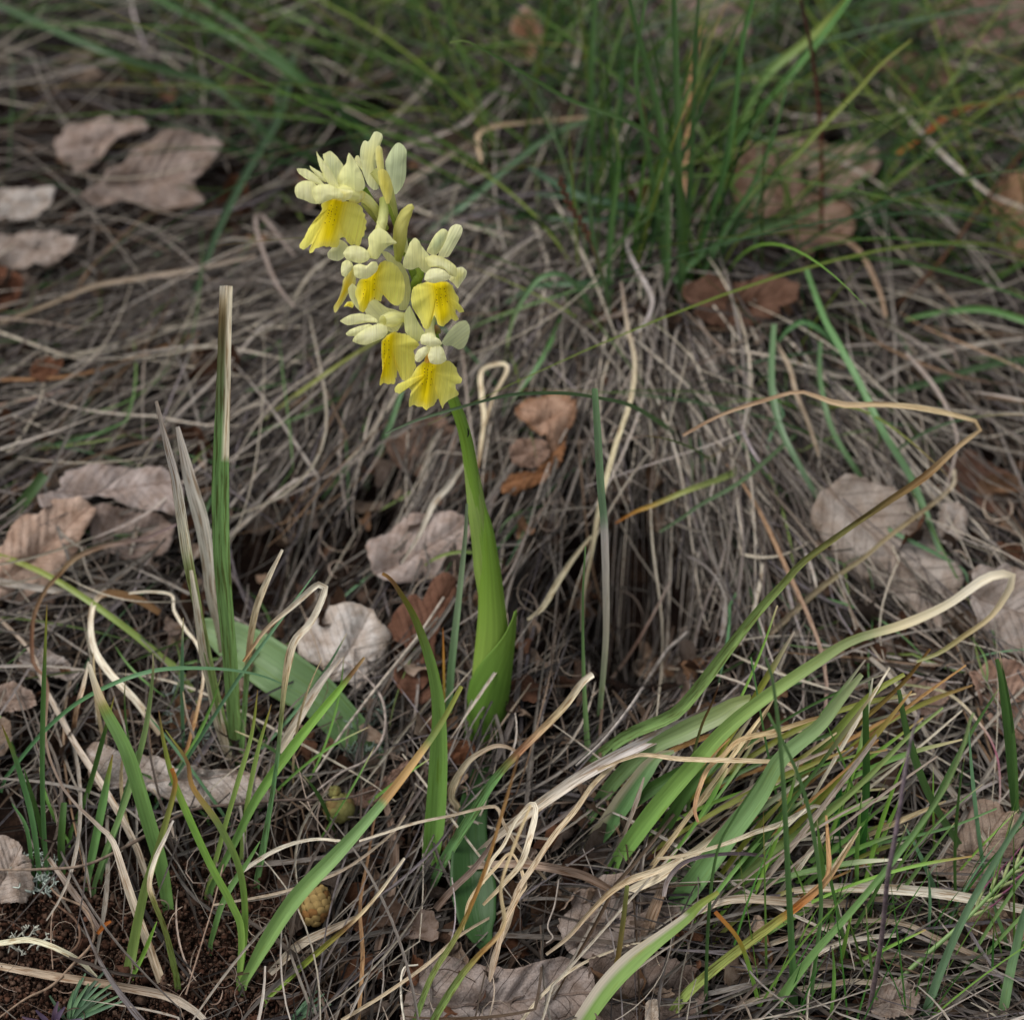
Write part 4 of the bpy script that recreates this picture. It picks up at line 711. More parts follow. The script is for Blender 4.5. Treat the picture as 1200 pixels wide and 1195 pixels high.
dry('short folded pale blade standing in the soil, its foot still green', [(203,961),(192,985),(181,1009),(175,1037),(181,1058),(194,1092),(208,1151)], [3,6,7,7,7,9,9], [(0,SV),(.3,SP),(.45,ST),(.5,c('#8fa040')),(1,c('#7fa83c'))], mode='up')
dry('cream arched blade resting on the soil at the left edge', [(-20,1106),(0,1105),(35,1101),(69,1112),(95,1127),(113,1145)], [8,8,8,8,7,5], c('#dcd6b8'), lift=(.006,.012,.010,.002))
dry('flat weathered blade lying on the soil near the bottom left', [(-20,1128),(0,1132),(62,1143),(110,1150),(139,1155),(194,1166),(225,1182),(240,1195)], [10,10,12,12,12,13,12,8], [(0,c('#b5a590')),(.5,c('#a08a74')),(1,c('#c0b5a5'))], lift=(.002,.006,.006,.004))
dry('stub of grey blade pointing into the soil beside the orange scale', [(57,1005),(80,1037),(100,1065),(117,1091)], [6,9,9,8], [(0,GY),(1,c('#98857a'))], lift=(.012,.006,.003))
dry('pale hooped blade left of the tall blade clump', [(187,718),(172,708),(157,701),(127,695),(112,704),(107,722),(107,745),(114,768),(134,795),(160,822),(188,860)], [8,12,12,8,8,9,10,10,10,10,9], [(0,c('#8a6a48')),(.25,c('#8a6a48')),(.35,SP),(.8,SP),(1,c('#b8a58a'))], lift=(.01,.02,.02,.02,.01))
dry('thin white zigzag strip in front of the hooped blade', [(151,695),(175,693),(201,697),(204,715),(218,738),(231,755),(238,780),(236,810),(222,867),(205,925)], [3,4,4,5,4,4,5,5,5,4], [(0,SP),(.5,SP),(.7,c('#d0a878')),(1,c('#b0703a'))], lift=(.02,.02,.02,.02,.01))
dry('short orange tan blade tip above the wide green blade', [(104,775),(97,805),(90,830),(86,858)], [3,6,7,6], [(0,SP),(1,c('#b5845a'))], mode='up')
dry('pale ribbon curling right of the slender green tuft', [(399,985),(372,983),(347,987),(325,995),(305,1006),(285,1020),(268,1035)], [4,4,5,6,6,5,3], [(0,SP),(1,c('#d5cdbd'))], lift=(.02,.02,.01))
dry('wide striped dry blade pointing to the straw heap at the bottom', [(416,1075),(385,1090),(350,1108),(316,1140)], [6,12,14,9], [(0,c('#c0b09a')),(1,c('#cbbda8'))], lift=(.012,.01,.004))
dry('dry hoop bending over the oval orchid leaf', [(605,880),(590,874),(574,876),(549,892),(532,919),(529,935),(536,948),(524,974),(516,1002)], [4,6,7,9,11,9,10,12,8], [(0,c('#9a8570')),(.3,c('#c5b59c')),(.8,c('#cdbb98')),(1,c('#a58045'))], mode='up', lift=.004)
dry('broad silver band of dead blade slanting up to the right of centre', [(868,815),(835,832),(800,849),(747,874),(688,905),(636,940),(594,971),(562,998),(535,1020)], [10,15,17,17,17,16,14,10,6], [(0,c('#8d8078')),(.15,c('#b5aaa5')),(.35,c('#cfc6c0')),(.7,c('#d6cab5')),(1,c('#8f8070'))], lift=(.02,.032,.03,.01), tw=.1, fold=.6)
dry('narrow pale straw kinked over the silver band', [(421,985),(450,976),(487,964),(530,955),(572,945),(584,948),(590,964),(610,995),(640,1030)], [3,3.5,4,4,4,5,5,5,4], [(0,SP),(.5,c('#b5a58d')),(1,c('#a08f78'))], lift=(.02,.035,.035,.02))
dry('long hanging dry blade with a drooping tip in front of the oval leaf', [(543,1090),(548,1060),(560,1040),(582,1015),(600,1000),(615,1033),(607,1050),(590,1085),(580,1130),(574,1150)], [1,4,5,5,3,7,8,8,6,3], [(0,ST),(.5,c('#cdb896')),(1,c('#b5a08a'))], lift=(.03,.04,.04,.03))
dry('tan straw climbing from the oval leaf towards the upper right', [(740,870),(720,895),(695,919),(675,948),(650,978),(625,1015),(606,1045),(594,1085),(578,1120),(573,1148)], [4,6,7,8,8,8,8,8,6,3], [(0,c('#d0bc98')),(1,c('#bfae98'))], lift=(.02,.04,.04,.03))
dry('folded pale strip doubled over beside the oval orchid leaf', [(566,1035),(575,1010),(590,990),(604,962),(622,942),(628,950),(620,985),(610,1012),(590,1035),(566,1060)], [4,5,5,5,7,9,9,8,6,4], [(0,c('#d8c9a8')),(.5,SP),(1,c('#c9b48c'))], lift=(.035,.04,.045,.03))
dry('brown arching blade pair over the flat grey leaf', [(539,1019),(574,1013),(610,1012),(643,1016),(680,1024),(705,1036),(726,1049)], [5,9,11,12,13,12,8], [(0,c('#a59482')),(.5,c('#9a8474')),(1,c('#7d6858'))], lift=(.015,.028,.01))
dry('dark shredded stalk rising to the right of the brown arching pair', [(510,1065),(530,1042),(555,1018),(575,990),(582,978)], [10,9,9,7,4], [(0,c('#6d5c50')),(1,c('#8d7a70'))], lift=(.012,.02,.028))
dry('long white straw band running level to the right edge', [(1230,1072),(1200,1065),(1147,1054),(1078,1044),(1008,1040),(960,1040),(930,1043)], [12,13,14,14,14,12,9], [(0,c('#d6ccb8')),(.6,c('#e0d6c4')),(1,c('#c0b09a'))], lift=(.016,.022,.018), tw=.1)
dry('browner straw band just below the long white one', [(1040,1052),(994,1058),(925,1056),(869,1053),(835,1060),(800,1078),(780,1092)], [8,11,12,12,12,10,6], [(0,c('#a5927d')),(.5,c('#b5a590')),(1,c('#d5cab5'))], lift=(.012,.018,.012))
dry('cream blade arching over the broad green blades to a drooping tip', [(935,908),(928,897),(915,893),(869,891),(800,889),(757,884),(735,888),(700,902)], [3,6,7,7,7,6,5,3], [(0,ST),(.4,c('#dcc8a5')),(1,c('#c5b090'))], lift=(.05,.055,.05,.04))
dry('tan curl looping down between the broad green blades', [(970,838),(950,843),(907,857),(867,867),(848,885),(830,900),(819,925),(814,948),(818,963)], [4,6,7,8,7,6,7,6,4], [(0,c('#a08050')),(.3,c('#cdb78c')),(.7,c('#cfae82')),(1,c('#b58a68'))], lift=(.045,.05,.04))
dry('pale blade tongue curving right from the clump foot', [(968,948),(955,944),(939,952),(915,965),(887,974),(845,990),(800,1002),(770,1006)], [3,7,8,7,6,5,5,4], [(0,SP),(.5,c('#d3c8ac')),(1,c('#b5a58a'))], lift=(.035,.04,.03))
dry('tan upright strand crossing the olive blade tip', [(968,955),(970,985),(970,1025),(950,1045),(930,1060)], [3,6,7,6,3], [(0,c('#c9a070')),(1,c('#b89068'))], lift=(.04,.04,.03))
dry('split pale straw at the foot of the broad clump', [(930,900),(900,925),(860,960),(825,990),(800,1008),(765,1030),(735,1045)], [4,9,10,12,14,16,10], [(0,c('#c9b898')),(1,c('#ddd0b5'))], lift=(.016,.02,.02,.012))
dry('long tan straw sweeping down left to the grey leaf', [(800,1005),(770,1020),(740,1030),(715,1045),(690,1070),(665,1098),(640,1118)], [5,10,10,8,7,6,4], [(0,c('#ddd0b5')),(.5,c('#c5ad88')),(1,c('#c0b098'))], lift=(.022,.025,.02))
dry('thin pale stalk curving in from the bottom edge', [(752,1104),(740,1106),(719,1113),(678,1131),(643,1158),(612,1195),(600,1220)], [2,3,4,5,5,5,5], c('#d8cbb0'), lift=(.012,.016,.014))
dry('crumpled brown bundle between clump and grey leaf', [(782,1020),(775,1045),(765,1070),(758,1092),(752,1108)], [10,14,16,16,9], [(0,c('#a8988a')),(.4,c('#8a7460')),(1,c('#a58f78'))], lift=(.012,.012,.006))
dry('dark grey wiry blade level below the split pale straw', [(900,1003),(870,1000),(840,1001),(812,1006),(795,1015),(782,1032),(778,1050)], [4,5,5,5,6,7,6], [(0,c('#5f5358')),(.6,c('#6d6068')),(1,c('#a09590'))], lift=(.024,.03,.02))
dry('pale flat blade below the brown band at the lower right', [(1050,1095),(1020,1098),(990,1103),(968,1112),(930,1135)], [6,7,7,6,4], c('#cfc5b5'), lift=(.012,.016,.01))
dry('speckled dry blade running level at the bottom right', [(1205,1145),(1150,1122),(1100,1100),(1060,1082),(1010,1078),(950,1090),(890,1110)], [6,8,8,7,7,9,6], [(0,c('#8a7868')),(1,c('#b5a893'))], lift=(.01,.014,.01))
dry('long brown grey blade low across the lower right', [(1200,1128),(1130,1118),(1050,1118),(980,1130),(900,1135),(800,1128)], [6,9,10,10,9,5], [(0,c('#9a8875')),(1,c('#8d7c6c'))], lift=(.008,.01,.006))
dry('pale blade skirting the bottom of the right hand straw', [(1080,1165),(1010,1150),(960,1155),(900,1165),(860,1180)], [5,8,8,7,5], c('#b8aa95'), lift=(.008,.01,.006))
dry('cream straw standing tall right of the rolled leaf', [(728,330),(735,380),(744,423),(739,469),(721,523),(704,586),(695,637),(684,694),(682,740)], [4,6,7,7,7,7,6,5,4], [(0,GL),(.2,c('#b5a890')),(.5,c('#d8cda8')),(1,c('#b0a488'))], lift=(.02,.03,.02))
dry('pale straw leaning left below the tall cream straw', [(693,628),(675,650),(655,680),(636,712),(618,726)], [4,6,8,9,4], c('#bdb395'), lift=(.02,.025,.02))
dry('pinched pale loop right of the lowest flower', [(560,548),(567,494),(565,465),(563,440),(570,430),(590,426),(594,434),(585,452),(576,470),(568,500)], [4,6,6,8,7,6,6,5,4,3], [(0,BR),(.15,c('#cdbfa0')),(.6,c('#e0d3b5')),(1,c('#b5a080'))], lift=(.03,.03,.03))
dry('fluffy pale strand left of the orchid stem', [(546,540),(525,570),(508,590),(492,625),(470,660)], [4,9,8,5,3], c('#c3bbab'), lift=(.02,.02,.01))
dry('pale kinked straw arching behind the top flowers', [(597,100),(582,108),(560,128),(544,144),(510,160),(477,171),(440,195)], [5,7,8,7,6,5,4], [(0,c('#a59c94')),(1,c('#968a80'))], lift=(.03,.035,.02))
dry('bent tan straw with a pale elbow behind the top flowers', [(701,137),(660,140),(620,143),(580,148),(562,156),(560,168),(564,190)], [4,5,5,5,6,7,4], [(0,c('#a08a70')),(1,c('#bfa98a'))], lift=(.03,.035,.03))
dry('dull straw running down left beneath the elbow straw', [(562,160),(520,185),(480,210),(440,235)], [5,6,6,5], c('#958878'), lift=(.02,.03,.02))
dry('white straw slanting across the dense patch at the upper right', [(1040,105),(1061,134),(1101,177),(1135,208),(1161,228),(1200,244),(1235,260)], [4,6,6,6,6,6,5], [(0,c('#b5a89a')),(.5,c('#c0b8ae')),(1,c('#b5a590'))], lift=(.02,.03,.02))
dry('orange straw running to the right edge at the upper right', [(1235,95),(1200,110),(1121,131),(1084,157),(1044,187)], [4,5,6,7,4], [(0,c('#9a6a50')),(1,c('#b8682c'))], lift=(.02,.03,.01))
dry('tan straw hooking down in the right middle', [(884,274),(920,271),(951,271),(1001,288),(1028,335),(1038,371)], [4,6,7,7,6,5], c('#a58c74'), lift=(.02,.03,.02))
dry('orange tan vertical straw left of the tussock blades', [(825,30),(817,50),(807,117),(802,200),(798,260)], [4,7,8,7,5], [(0,c('#c08a68')),(1,c('#b09070'))], lift=(.03,.03,.02))
dry('curled white rootlet below the tussock', [(731,250),(735,290),(752,325),(764,350),(758,375),(745,390)], [4,5,6,7,6,4], c('#a8a09c'), lift=(.03,.03,.02))
dry('pale straw elbow pointing at the thin disc leaf', [(1062,413),(1100,460),(1121,508),(1118,540),(1105,580)], [5,6,5,4,3], c('#a0948c'), lift=(.02,.03,.02))
dry('tan straw from the tussock to the right slope', [(905,395),(925,430),(933,460),(945,490),(960,535)], [5,7,7,6,5], c('#a0907c'), lift=(.02,.03,.02))
dry('grey bent straw hook at the right slope', [(1117,550),(1118,565),(1105,580),(1080,600),(1040,630),(1010,655),(960,690),(900,745)], [6,6,7,6,6,8,9,7], [(0,c('#c5b8a0')),(.2,c('#9a8a6a')),(.6,c('#857a5c')),(1,c('#8a7d68'))], lift=(.02,.03,.02,.01))
dry('long straw curving across the left middle', [(0,378),(60,355),(110,335),(170,325),(230,315),(300,300)], [5,6,6,7,6,5], [(0,c('#a8957c')),(1,c('#9a8d80'))], lift=(.015,.02,.015))
dry('blurred looped straw left of the flowers', [(345,300),(305,252),(300,265),(310,300),(325,335),(345,360)], [3,5,6,6,6,4], c('#8f827a'), lift=(.02,.03,.02))
dry('brown orange straw low in the left middle', [(0,445),(60,443),(120,432),(180,410),(235,390)], [4,5,5,5,4], c('#9a7452'), lift=(.012,.018,.012))
dry('pale straw fan rib in the right slope', [(1020,770),(1050,800),(1085,860),(1100,900)], [6,7,6,4], c('#a39a8e'), lift=(.015,.018,.01))
dry('thin pink tinged straw dropping at the right', [(1050,800),(1110,812),(1150,850),(1168,885),(1172,925),(1170,948)], [3,4,4,3,3,2], [(0,c('#8a9a60')),(.5,c('#c5b5a0')),(.7,c('#a8647a')),(1,c('#c9b8ac'))], lift=(.03,.03,.02))
dry('short split straw spike at the right of the olive blade', [(1009,968),(990,995),(975,1018),(968,1030)], [2,3,4,3], c('#dccbaa'), lift=(.04,.035,.03))
dry('grey straw leaning across the seedhead twig', [(786,680),(768,715),(745,755),(720,790),(694,815)], [4,4,4,4,3], [(0,c('#8f857c')),(.5,c('#7d6458')),(1,c('#b0a090'))], lift=(.03,.03,.02))
dry('brown strand bundle standing left of the orchid leaves', [(452,940),(462,990),(458,1040),(450,1080),(440,1120)], [8,12,14,14,8], [(0,c('#8a7464')),(1,c('#7d6a5c'))], lift=(.006,.01,.006))
dry('thin brown frayed stalk below the brown strand bundle', [(420,1195),(425,1120),(422,1060),(432,1000),(440,950)], [5,6,5,4,3], [(0,c('#a5825a')),(1,c('#8a6a50'))], lift=(.01,.014,.01))
dry('crossing straw from the bottom edge to the oval leaf', [(400,1195),(450,1165),(500,1130),(540,1095),(600,1060)], [5,5,5,4,3], [(0,c('#cbb99a')),(1,c('#bfae94'))], lift=(.014,.018,.014))
dry('tan straw rising from the bottom left of the oval leaf', [(250,1060),(330,1045),(400,1020),(455,980),(475,955)], [3,4,4,4,3], c('#bfae98'), lift=(.014,.02,.016))

# ------------------------------------------------------------------ wiry stalks and roots (tubes)
def stalk(label, pts, r, col, mode='lie', lift=(.01, .02, .01), name='thin_stalk', cat='stalk', n=40, group='thin stalks and rootlets'):
    q = spline(pts, n); t = np.linspace(0, 1, n); th = hit(q[:, 0], q[:, 1]); d = rdir(q[:, 0], q[:, 1])
    if mode == 'up':
        base = CAM + d[-1] * th[-1]; dep = np.minimum((base[1] - CAM[1]) / d[:, 1] - np.interp(t, np.linspace(0, 1, len(lift)), lift), th - .001)
    else: dep = th - np.interp(t, np.linspace(0, 1, len(lift)), lift)
    P = CAM + d * dep[:, None]; rr = np.interp(t, np.linspace(0, 1, len(r)), r) * K * dep
    V, F = tubemesh(P, rr, 6)
    if not isinstance(col, list): col = [(0, col), (1, col)]
    cv = np.array([b for _, b in col]); cc = np.repeat(np.stack([np.interp(t, [a for a, _ in col], cv[:, i]) for i in range(3)], -1), 6, axis=0)
    o = mesh(name, V, F, M_WOOD, cc); return tag(o, label, cat, group), P
stalk('dark wiry twig lying across the scene above the soil', [(440,925),(399,936),(340,937),(278,942),(222,950),(167,981),(104,1012),(50,1018),(-10,1019)], [1.2,1.8,2.2,2,1.6], [(0,c('#7a6a60')),(.4,c('#54463e')),(1,c('#8a7868'))], lift=(.016,.026,.02,.014))
stalk('tall dark red brown stalk at the top right', [(936,-25),(939,0),(951,60),(961,141),(963,234),(962,311)], [2.2,2.5,2.7,2.6], [(0,c('#33231f')),(.6,c('#5c3528')),(1,c('#6a4430'))], mode='up', lift=(0,0))
stalk('dusty purple stem standing blurred in front at the lower right', [(1078,832),(1072,850),(1064,884),(1050,974),(1040,1030),(1033,1099),(1015,1205)], [1,2.6,3,3,3,3.2], [(0,c('#8d7f80')),(.3,PU),(1,c('#6d5d5c'))], mode='up', lift=(.03,.03,0))
stalk('diagonal brown stem at the upper right edge', [(1225,150),(1200,177),(1151,241),(1101,308),(1048,361)], [2.4,2.6,3], c('#4f3626'), lift=(.03,.03,.01))
stalk('grey seed twig bent over the dark hollow', [(806,740),(798,748),(782,762),(760,795),(739,827),(707,867),(675,897)], [2.2,2,2,1.6,1.4], c('#a39a92'), lift=(.03,.035,.03))
stalk('thin grey rootlet looping at the bottom centre', [(655,1030),(650,1060),(642,1085),(648,1098),(640,1105)], [1,1,1], c('#b5a89c'), lift=(.02,.02))
stalk('white hairline root above the bottom edge', [(474,1198),(470,1165),(473,1135),(490,1130)], [1.2,1.6,1.2], c('#dcd2c0'), lift=(.014,.016))
stalk('brown curved rootlet in the bare soil', [(60,1055),(90,1080),(92,1105),(75,1120),(60,1125)], [1.2,1.8,1.4], c('#6d5444'), lift=(.003,.005,.003))
stalk('long pale root fibre over the bare soil', [(-5,1195),(30,1170),(60,1155),(85,1130),(110,1100),(100,1065),(70,1050),(60,1040)], [1,1.8,1.8,1.4], c('#8d7764'), lift=(.004,.008,.006))
stalk('hair thin root hanging over the bare soil', [(75,1042),(62,1070),(60,1100),(62,1135)], [.8,.9,.8], c('#9c8472'), lift=(.006,.008,.005))
stalk('wiry root rising from the soil beside the bright tuft', [(262,1012),(250,1060),(238,1100),(218,1165)], [1,1,1.3], c('#9c8472'), lift=(.012,.012,.003))
stalk('thin purplish stalk crossing the left of the orchid base', [(438,480),(350,560)], [.6,.6], c('#6a5a50'), lift=(.01,.01))
stalk('grey wavy strand curving down left of the orchid foot', [(395,770),(425,790),(448,820),(450,860),(430,890),(400,905),(360,935)], [1.4,1.8,1.6,1.2], c('#9a8d84'), lift=(.02,.02,.016))
stalk('straight pale stalk rising left of the orchid foot', [(520,700),(490,745),(462,780),(430,820),(400,860),(370,905)], [1.6,1.8,1.6], c('#b0a496'), lift=(.02,.022,.016))
stalk('dark needle thin stem across the lilac leaf', [(350,600),(345,540),(352,480),(362,430),(350,390)], [.7,.8,.7], c('#4a3a38'), lift=(.014,.014))
RC = np.random.RandomState(77); extra = []
for i in range(74):
    bx = RC.uniform(690, 960); by = RC.uniform(930, 1130) if bx > 760 else RC.uniform(950, 1060); an = math.radians(RC.uniform(28, 62)); Ln = RC.uniform(120, 330); bd = RC.uniform(-.5, .25)
    tt_ = np.linspace(0, 1, 6); xs = bx + np.cumsum(np.r_[0, np.cos(an + bd * tt_[1:] * 1.6)]) * Ln / 5; yy = by - np.cumsum(np.r_[0, np.sin(an + bd * tt_[1:] * 1.6)]) * Ln / 5
    g_ = [GR, GD, c('#6a9a48'), GB, OL][RC.randint(5)]; dryc = [ST, TN, GY, SP][RC.randint(4)]; drb = RC.rand() < .5
    cs = [(0, dryc), (1, dryc * .8)] if drb else [(0, dryc), (RC.uniform(.08, .4), g_ * .9), (1, g_)]
    extra.append(B(list(zip(xs[::-1], yy[::-1])), [2] + list(RC.uniform(.6, 1, 4) * RC.uniform(3.5, 8.5)) + [4], cs, dy=RC.uniform(-.01, .02)))
tuft('dense tangle of narrow green and straw blades between the broad blades at the lower right', extra)
extra = []
for i in range(26):
    bx = RC.uniform(960, 1215); by = RC.uniform(1010, 1210); an = math.radians(RC.uniform(50, 115)); Ln = RC.uniform(90, 260); bd = RC.uniform(-.5, .4)
    tt_ = np.linspace(0, 1, 6); xs = bx + np.cumsum(np.r_[0, np.cos(an + bd * tt_[1:])]) * Ln / 5; yy = by - np.cumsum(np.r_[0, np.sin(an + bd * tt_[1:])]) * Ln / 5
    g_ = [GR, GD, c('#6a9a48'), GB, GT][RC.randint(5)]
    extra.append(B(list(zip(xs[::-1], yy[::-1])), RC.uniform(2.5, 6), [(0, ST), (RC.uniform(.03, .15), g_ * .9), (1, g_)], dy=RC.uniform(-.01, .01)))
tuft('scattered thin green blades standing through the straw at the right edge', extra)
extra = []
for i in range(22):
    bx = RC.uniform(20, 420); by = RC.uniform(880, 1000); an = math.radians(RC.uniform(40, 140)); Ln = RC.uniform(70, 190); bd = RC.uniform(-.6, .6)
    tt_ = np.linspace(0, 1, 6); xs = bx + np.cumsum(np.r_[0, np.cos(an + bd * tt_[1:])]) * Ln / 5; yy = by - np.cumsum(np.r_[0, np.sin(an + bd * tt_[1:])]) * Ln / 5
    g_ = [GR, GD, ST, GY, GT][RC.randint(5)]
    extra.append(B(list(zip(xs[::-1], yy[::-1])), RC.uniform(2.5, 5), [(0, ST), (RC.uniform(.05, .3), g_ * .9), (1, g_)], dy=RC.uniform(-.01, .01)))
tuft('scattered fine green and dry blades behind the bare soil at the left', extra)
# thin spike with a brown tip
tuft('thin dark green spike with a brown tip in front of the broad clump', [B([(843,800),(835,822),(822,851),(811,894),(807,940),(808,996)], [2,3,3.5,4,4,4], [(0,SP),(.03,c('#4f3020')),(.2,c('#6a5530')),(.45,c('#4a7030')),(1,GD)], lift=(.01,.005,0))])

# seed head: stalk with overlapping spikelets
sh = empty('seed_head', 'narrow brown grass seed head leaning left on a dark green stem', 'seed head')
_, SP_ = stalk(None, [(656,211),(668,241),(685,268),(698,300),(711,341),(718,400)], [.8,1.4,1.8,2], [(0,c('#5f4638')),(.5,c('#5f5038')),(.7,c('#3f6a38')),(1,c('#3f6a38'))], mode='up', lift=(.004,.002,0), name='stem', cat=None, group=None); _.parent = sh; sh.location = SP_[-1]; _.location = -Vector(SP_[-1])
for i in range(16):
    p = SP_[1 + i]; u = SP_[i] - SP_[i + 2]; u /= np.linalg.norm(u); s = np.cross(u, FW) * (1 if i % 2 else -1)
    L = .0034; tt = np.linspace(0, 1, 6); Pp = p[None] + tt[:, None] * u * L + s * .0009 * np.sin(tt * 2.5)[:, None]
    V, F = tubemesh(Pp, .00052 * np.sin(np.pi * np.clip(tt * .92 + .06, 0, 1)) + .00003, 6)
    o = mesh('spikelet', V, F, M_WOOD, c('#5f3d2e') * (.8 + .5 * rng.rand()), None, sh); o.location = -Vector(SP_[-1])
# awned green stalk at the right edge
ah = empty('flowering_grass', 'green grass flower head with purple awns at the right edge', 'grass')
AP = CAM + rdir(*(np.array(spline([(1235,975),(1200,1006),(1130,1079),(1064,1138),(1015,1195)], 30)).T)) ; q = spline([(1235,975),(1200,1006),(1130,1079),(1064,1138),(1015,1195)], 30); dep = hit(q[:,0], q[:,1]) - .03 * np.linspace(1, 0.0, 30) - .004
AP = CAM + rdir(q[:, 0], q[:, 1]) * dep[:, None]; V, F = tubemesh(AP, np.linspace(.0005, .0009, 30), 7); ah.location = AP[-1]
o = mesh('stem', V, F, M_STEM, c('#6f9a4c'), None, ah); o.location = -Vector(AP[-1])
for i in range(14):
    p = AP[1 + i]; u = AP[i] - AP[i + 1]; u /= np.linalg.norm(u); s = np.cross(u, FW) * (1 if i % 2 else -1); tt = np.linspace(0, 1, 8); L = .012
    V, F = tubemesh(p[None] + tt[:, None] * (u + s * .25) * L + (s * .001 * np.sin(tt * 3)[:, None]), np.interp(tt, [0, .15, .4, 1], [.0002, .0006, .0005, .00012]), 6)
    cc = np.repeat(np.where(tt[:, None] < .45, c('#8aa060'), c('#7d4a60')), 6, axis=0); o = mesh('spikelet', V, F, M_WOOD, cc, None, ah); o.location = -Vector(AP[-1])

# ------------------------------------------------------------------ small cones
def cone(label, px, py, w_, h_, col, col2, ang, lift):
    p = G(px, py, lift); o = empty('pine_cone', label, 'cone', 'small young cones in the litter', p)
    tc = CAM - p; tc /= np.linalg.norm(tc); a = math.radians(ang); U = RT * math.cos(a) + UP * math.sin(a); Sx = np.cross(U, tc); Sx /= np.linalg.norm(Sx); Nx = np.cross(Sx, U)
    W = w_ * K * 1.1 / 2; H = h_ * K * 1.1 / 2
    th, ph = np.meshgrid(np.linspace(0, 2 * np.pi, 17), np.linspace(.02, np.pi - .02, 11)); 
    V = (np.sin(ph) * np.cos(th) * W * .9)[..., None] * Sx + (np.sin(ph) * np.sin(th) * W * .9)[..., None] * Nx + (-np.cos(ph) * H * .95)[..., None] * U
    mesh('core', V.reshape(-1, 3), gridfaces(11, 17), M_PLAIN, c('#5f4030'), None, o)
    R = np.random.RandomState(int(px)); proto = {}
    for k in range(60):
        z = -0.95 + 1.9 * (k + .5) / 60; a2 = k * 2.39996; rr = math.sqrt(max(0, 1 - z * z)) ** .8
        n_ = Sx * math.cos(a2) * rr + Nx * math.sin(a2) * rr + U * z * .5; n_ /= np.linalg.norm(n_); c0 = Sx * math.cos(a2) * rr * W + Nx * math.sin(a2) * rr * W + U * z * H
        up = U - n_ * (U @ n_); up /= np.linalg.norm(up) + 1e-9; sx = np.cross(up, n_); q = np.linspace(-1, 1, 5); A, Bq = np.meshgrid(q, q); sr = W * .42 * (.6 + .4 * rr)
        hgt = (1 - .55 * (A ** 2 + Bq ** 2)) * sr * .55; rad = (1 - .22 * np.abs(A * Bq))
        V = c0 + (A * rad * sr)[..., None] * sx + (Bq * rad * sr * 1.15)[..., None] * up + hgt[..., None] * n_ + (Bq[..., None] * .35 * sr) * n_
        mesh('scale', V.reshape(-1, 3), gridfaces(5, 5), M_PLAIN, (col if R.rand() < .7 else col2) * (.85 + .3 * R.rand()) * (.7 + .3 * (A ** 2 + Bq ** 2 < 1.4).reshape(-1, 1)), None, o)
    return o
cone('plump tan young cone half buried right of the bare soil', 369, 1061, 29, 46, c('#a88c58'), c('#8d6438'), 78, .011)
cone('greenish yellow young cone under the twig, higher than the tan one', 398, 948, 31, 28, c('#85804c'), c('#7d6840'), 120, .008)
cone('small yellow green scaly bud touching the twig', 392, 928, 13, 13, c('#85804c'), c('#7d7040'), 100, .012)

# ------------------------------------------------------------------ lichen tufts, sprigs
def lichen(label, spots, col, seed, cat='lichen'):
    R = np.random.RandomState(seed); parts = []
    def br(p, u, r, L, dep_):
        n = 4; t = np.linspace(0, 1, n)[:, None]; k = R.randn(3) * .35; P = p + (u + k * t) * L * t; parts.append(tubemesh(P, np.linspace(r, r * .75, n), 5) + (col * (.75 + .5 * R.rand()),))
        if dep_ > 0:
            for _ in range(2 + (R.rand() < .4)):
                v = u + R.randn(3) * .65; v /= np.linalg.norm(v); br(P[-1], v, r * .78, L * R.uniform(.6, .95), dep_ - 1)
    for (px, py, s) in spots:
        p = G(px, py, .001); u = np.array([R.randn() * .5, -.4 + R.randn() * .3, .8]); u /= np.linalg.norm(u); br(p, u, .00042, .0028 * s, 3)
    V, F, cc = merge(parts); o = mesh('lichen_tuft', V, F, M_LICHEN, cc); return tag(o, label, cat, 'branching lichen tufts')
R5 = np.random.RandomState(5)
lichen('whitish branching lichen at the left edge above the bare soil', [(R5.uniform(0, 62), R5.uniform(1012, 1052), R5.uniform(.7, 1.2)) for _ in range(26)], c('#b5c0b5'), 61)
lichen('pale lichen twig alone in the bare soil', [(28,1095,1.2),(36,1100,1),(44,1112,.9),(24,1115,.8)], c('#b5b5a8'), 62)
lichen('dark grey green lichen behind the twig near the broad orchid leaf', [(R5.uniform(395, 450), R5.uniform(835, 900), 1.1) for _ in range(18)], c('#7a8a7c'), 63)
lichen('grey lichen between the hooped blade and the pale leaf', [(R5.uniform(205, 250), R5.uniform(800, 875), 1.1) for _ in range(18)], c('#77827a'), 64)
lichen('small grey lichen speck left of the oval leaf', [(R5.uniform(428, 460), R5.uniform(870, 890), .9) for _ in range(6)], c('#7a8a7c'), 65)
def sprig(label, px, py, needles, cols, name='needle_sprig', w_=5):
    p = G(px, py, .002); o = empty(name, label, 'sprig', 'small leafy sprigs at the bottom edge', p)
    for i, (dx, dy) in enumerate(needles):
        b = blade('needle', [(px + dx, py + dy), (px + dx * .5 + dy * .04, py + dy * .55), (px, py)], [2, w_, w_ * .7], cols[i % len(cols)], mode='lie', lift=(.008, .006, .002), parent=o, n=10, mat=M_GREEN); b.location = -Vector(p)
    return o
sprig('blue green needle sprig with fine leaves at the bottom left edge', 80, 1200, [(14,-52),(24,-48),(46,-66),(20,-60),(54,-50),(50,-38),(66,-28),(6,-40),(-22,-34),(38,-48),(60,-34),(30,-30)], [c('#4f7f58'), c('#5a8a58'), c('#3f6a4c')])
sprig('purple leaved sprig beside the needle sprig at the bottom left edge', 62, 1205, [(-36,-14),(-20,-22),(6,-32),(14,-26),(-10,-8),(34,-12)], [c('#6a5568'), c('#5a4a60')], 'purple_sprig', 7)
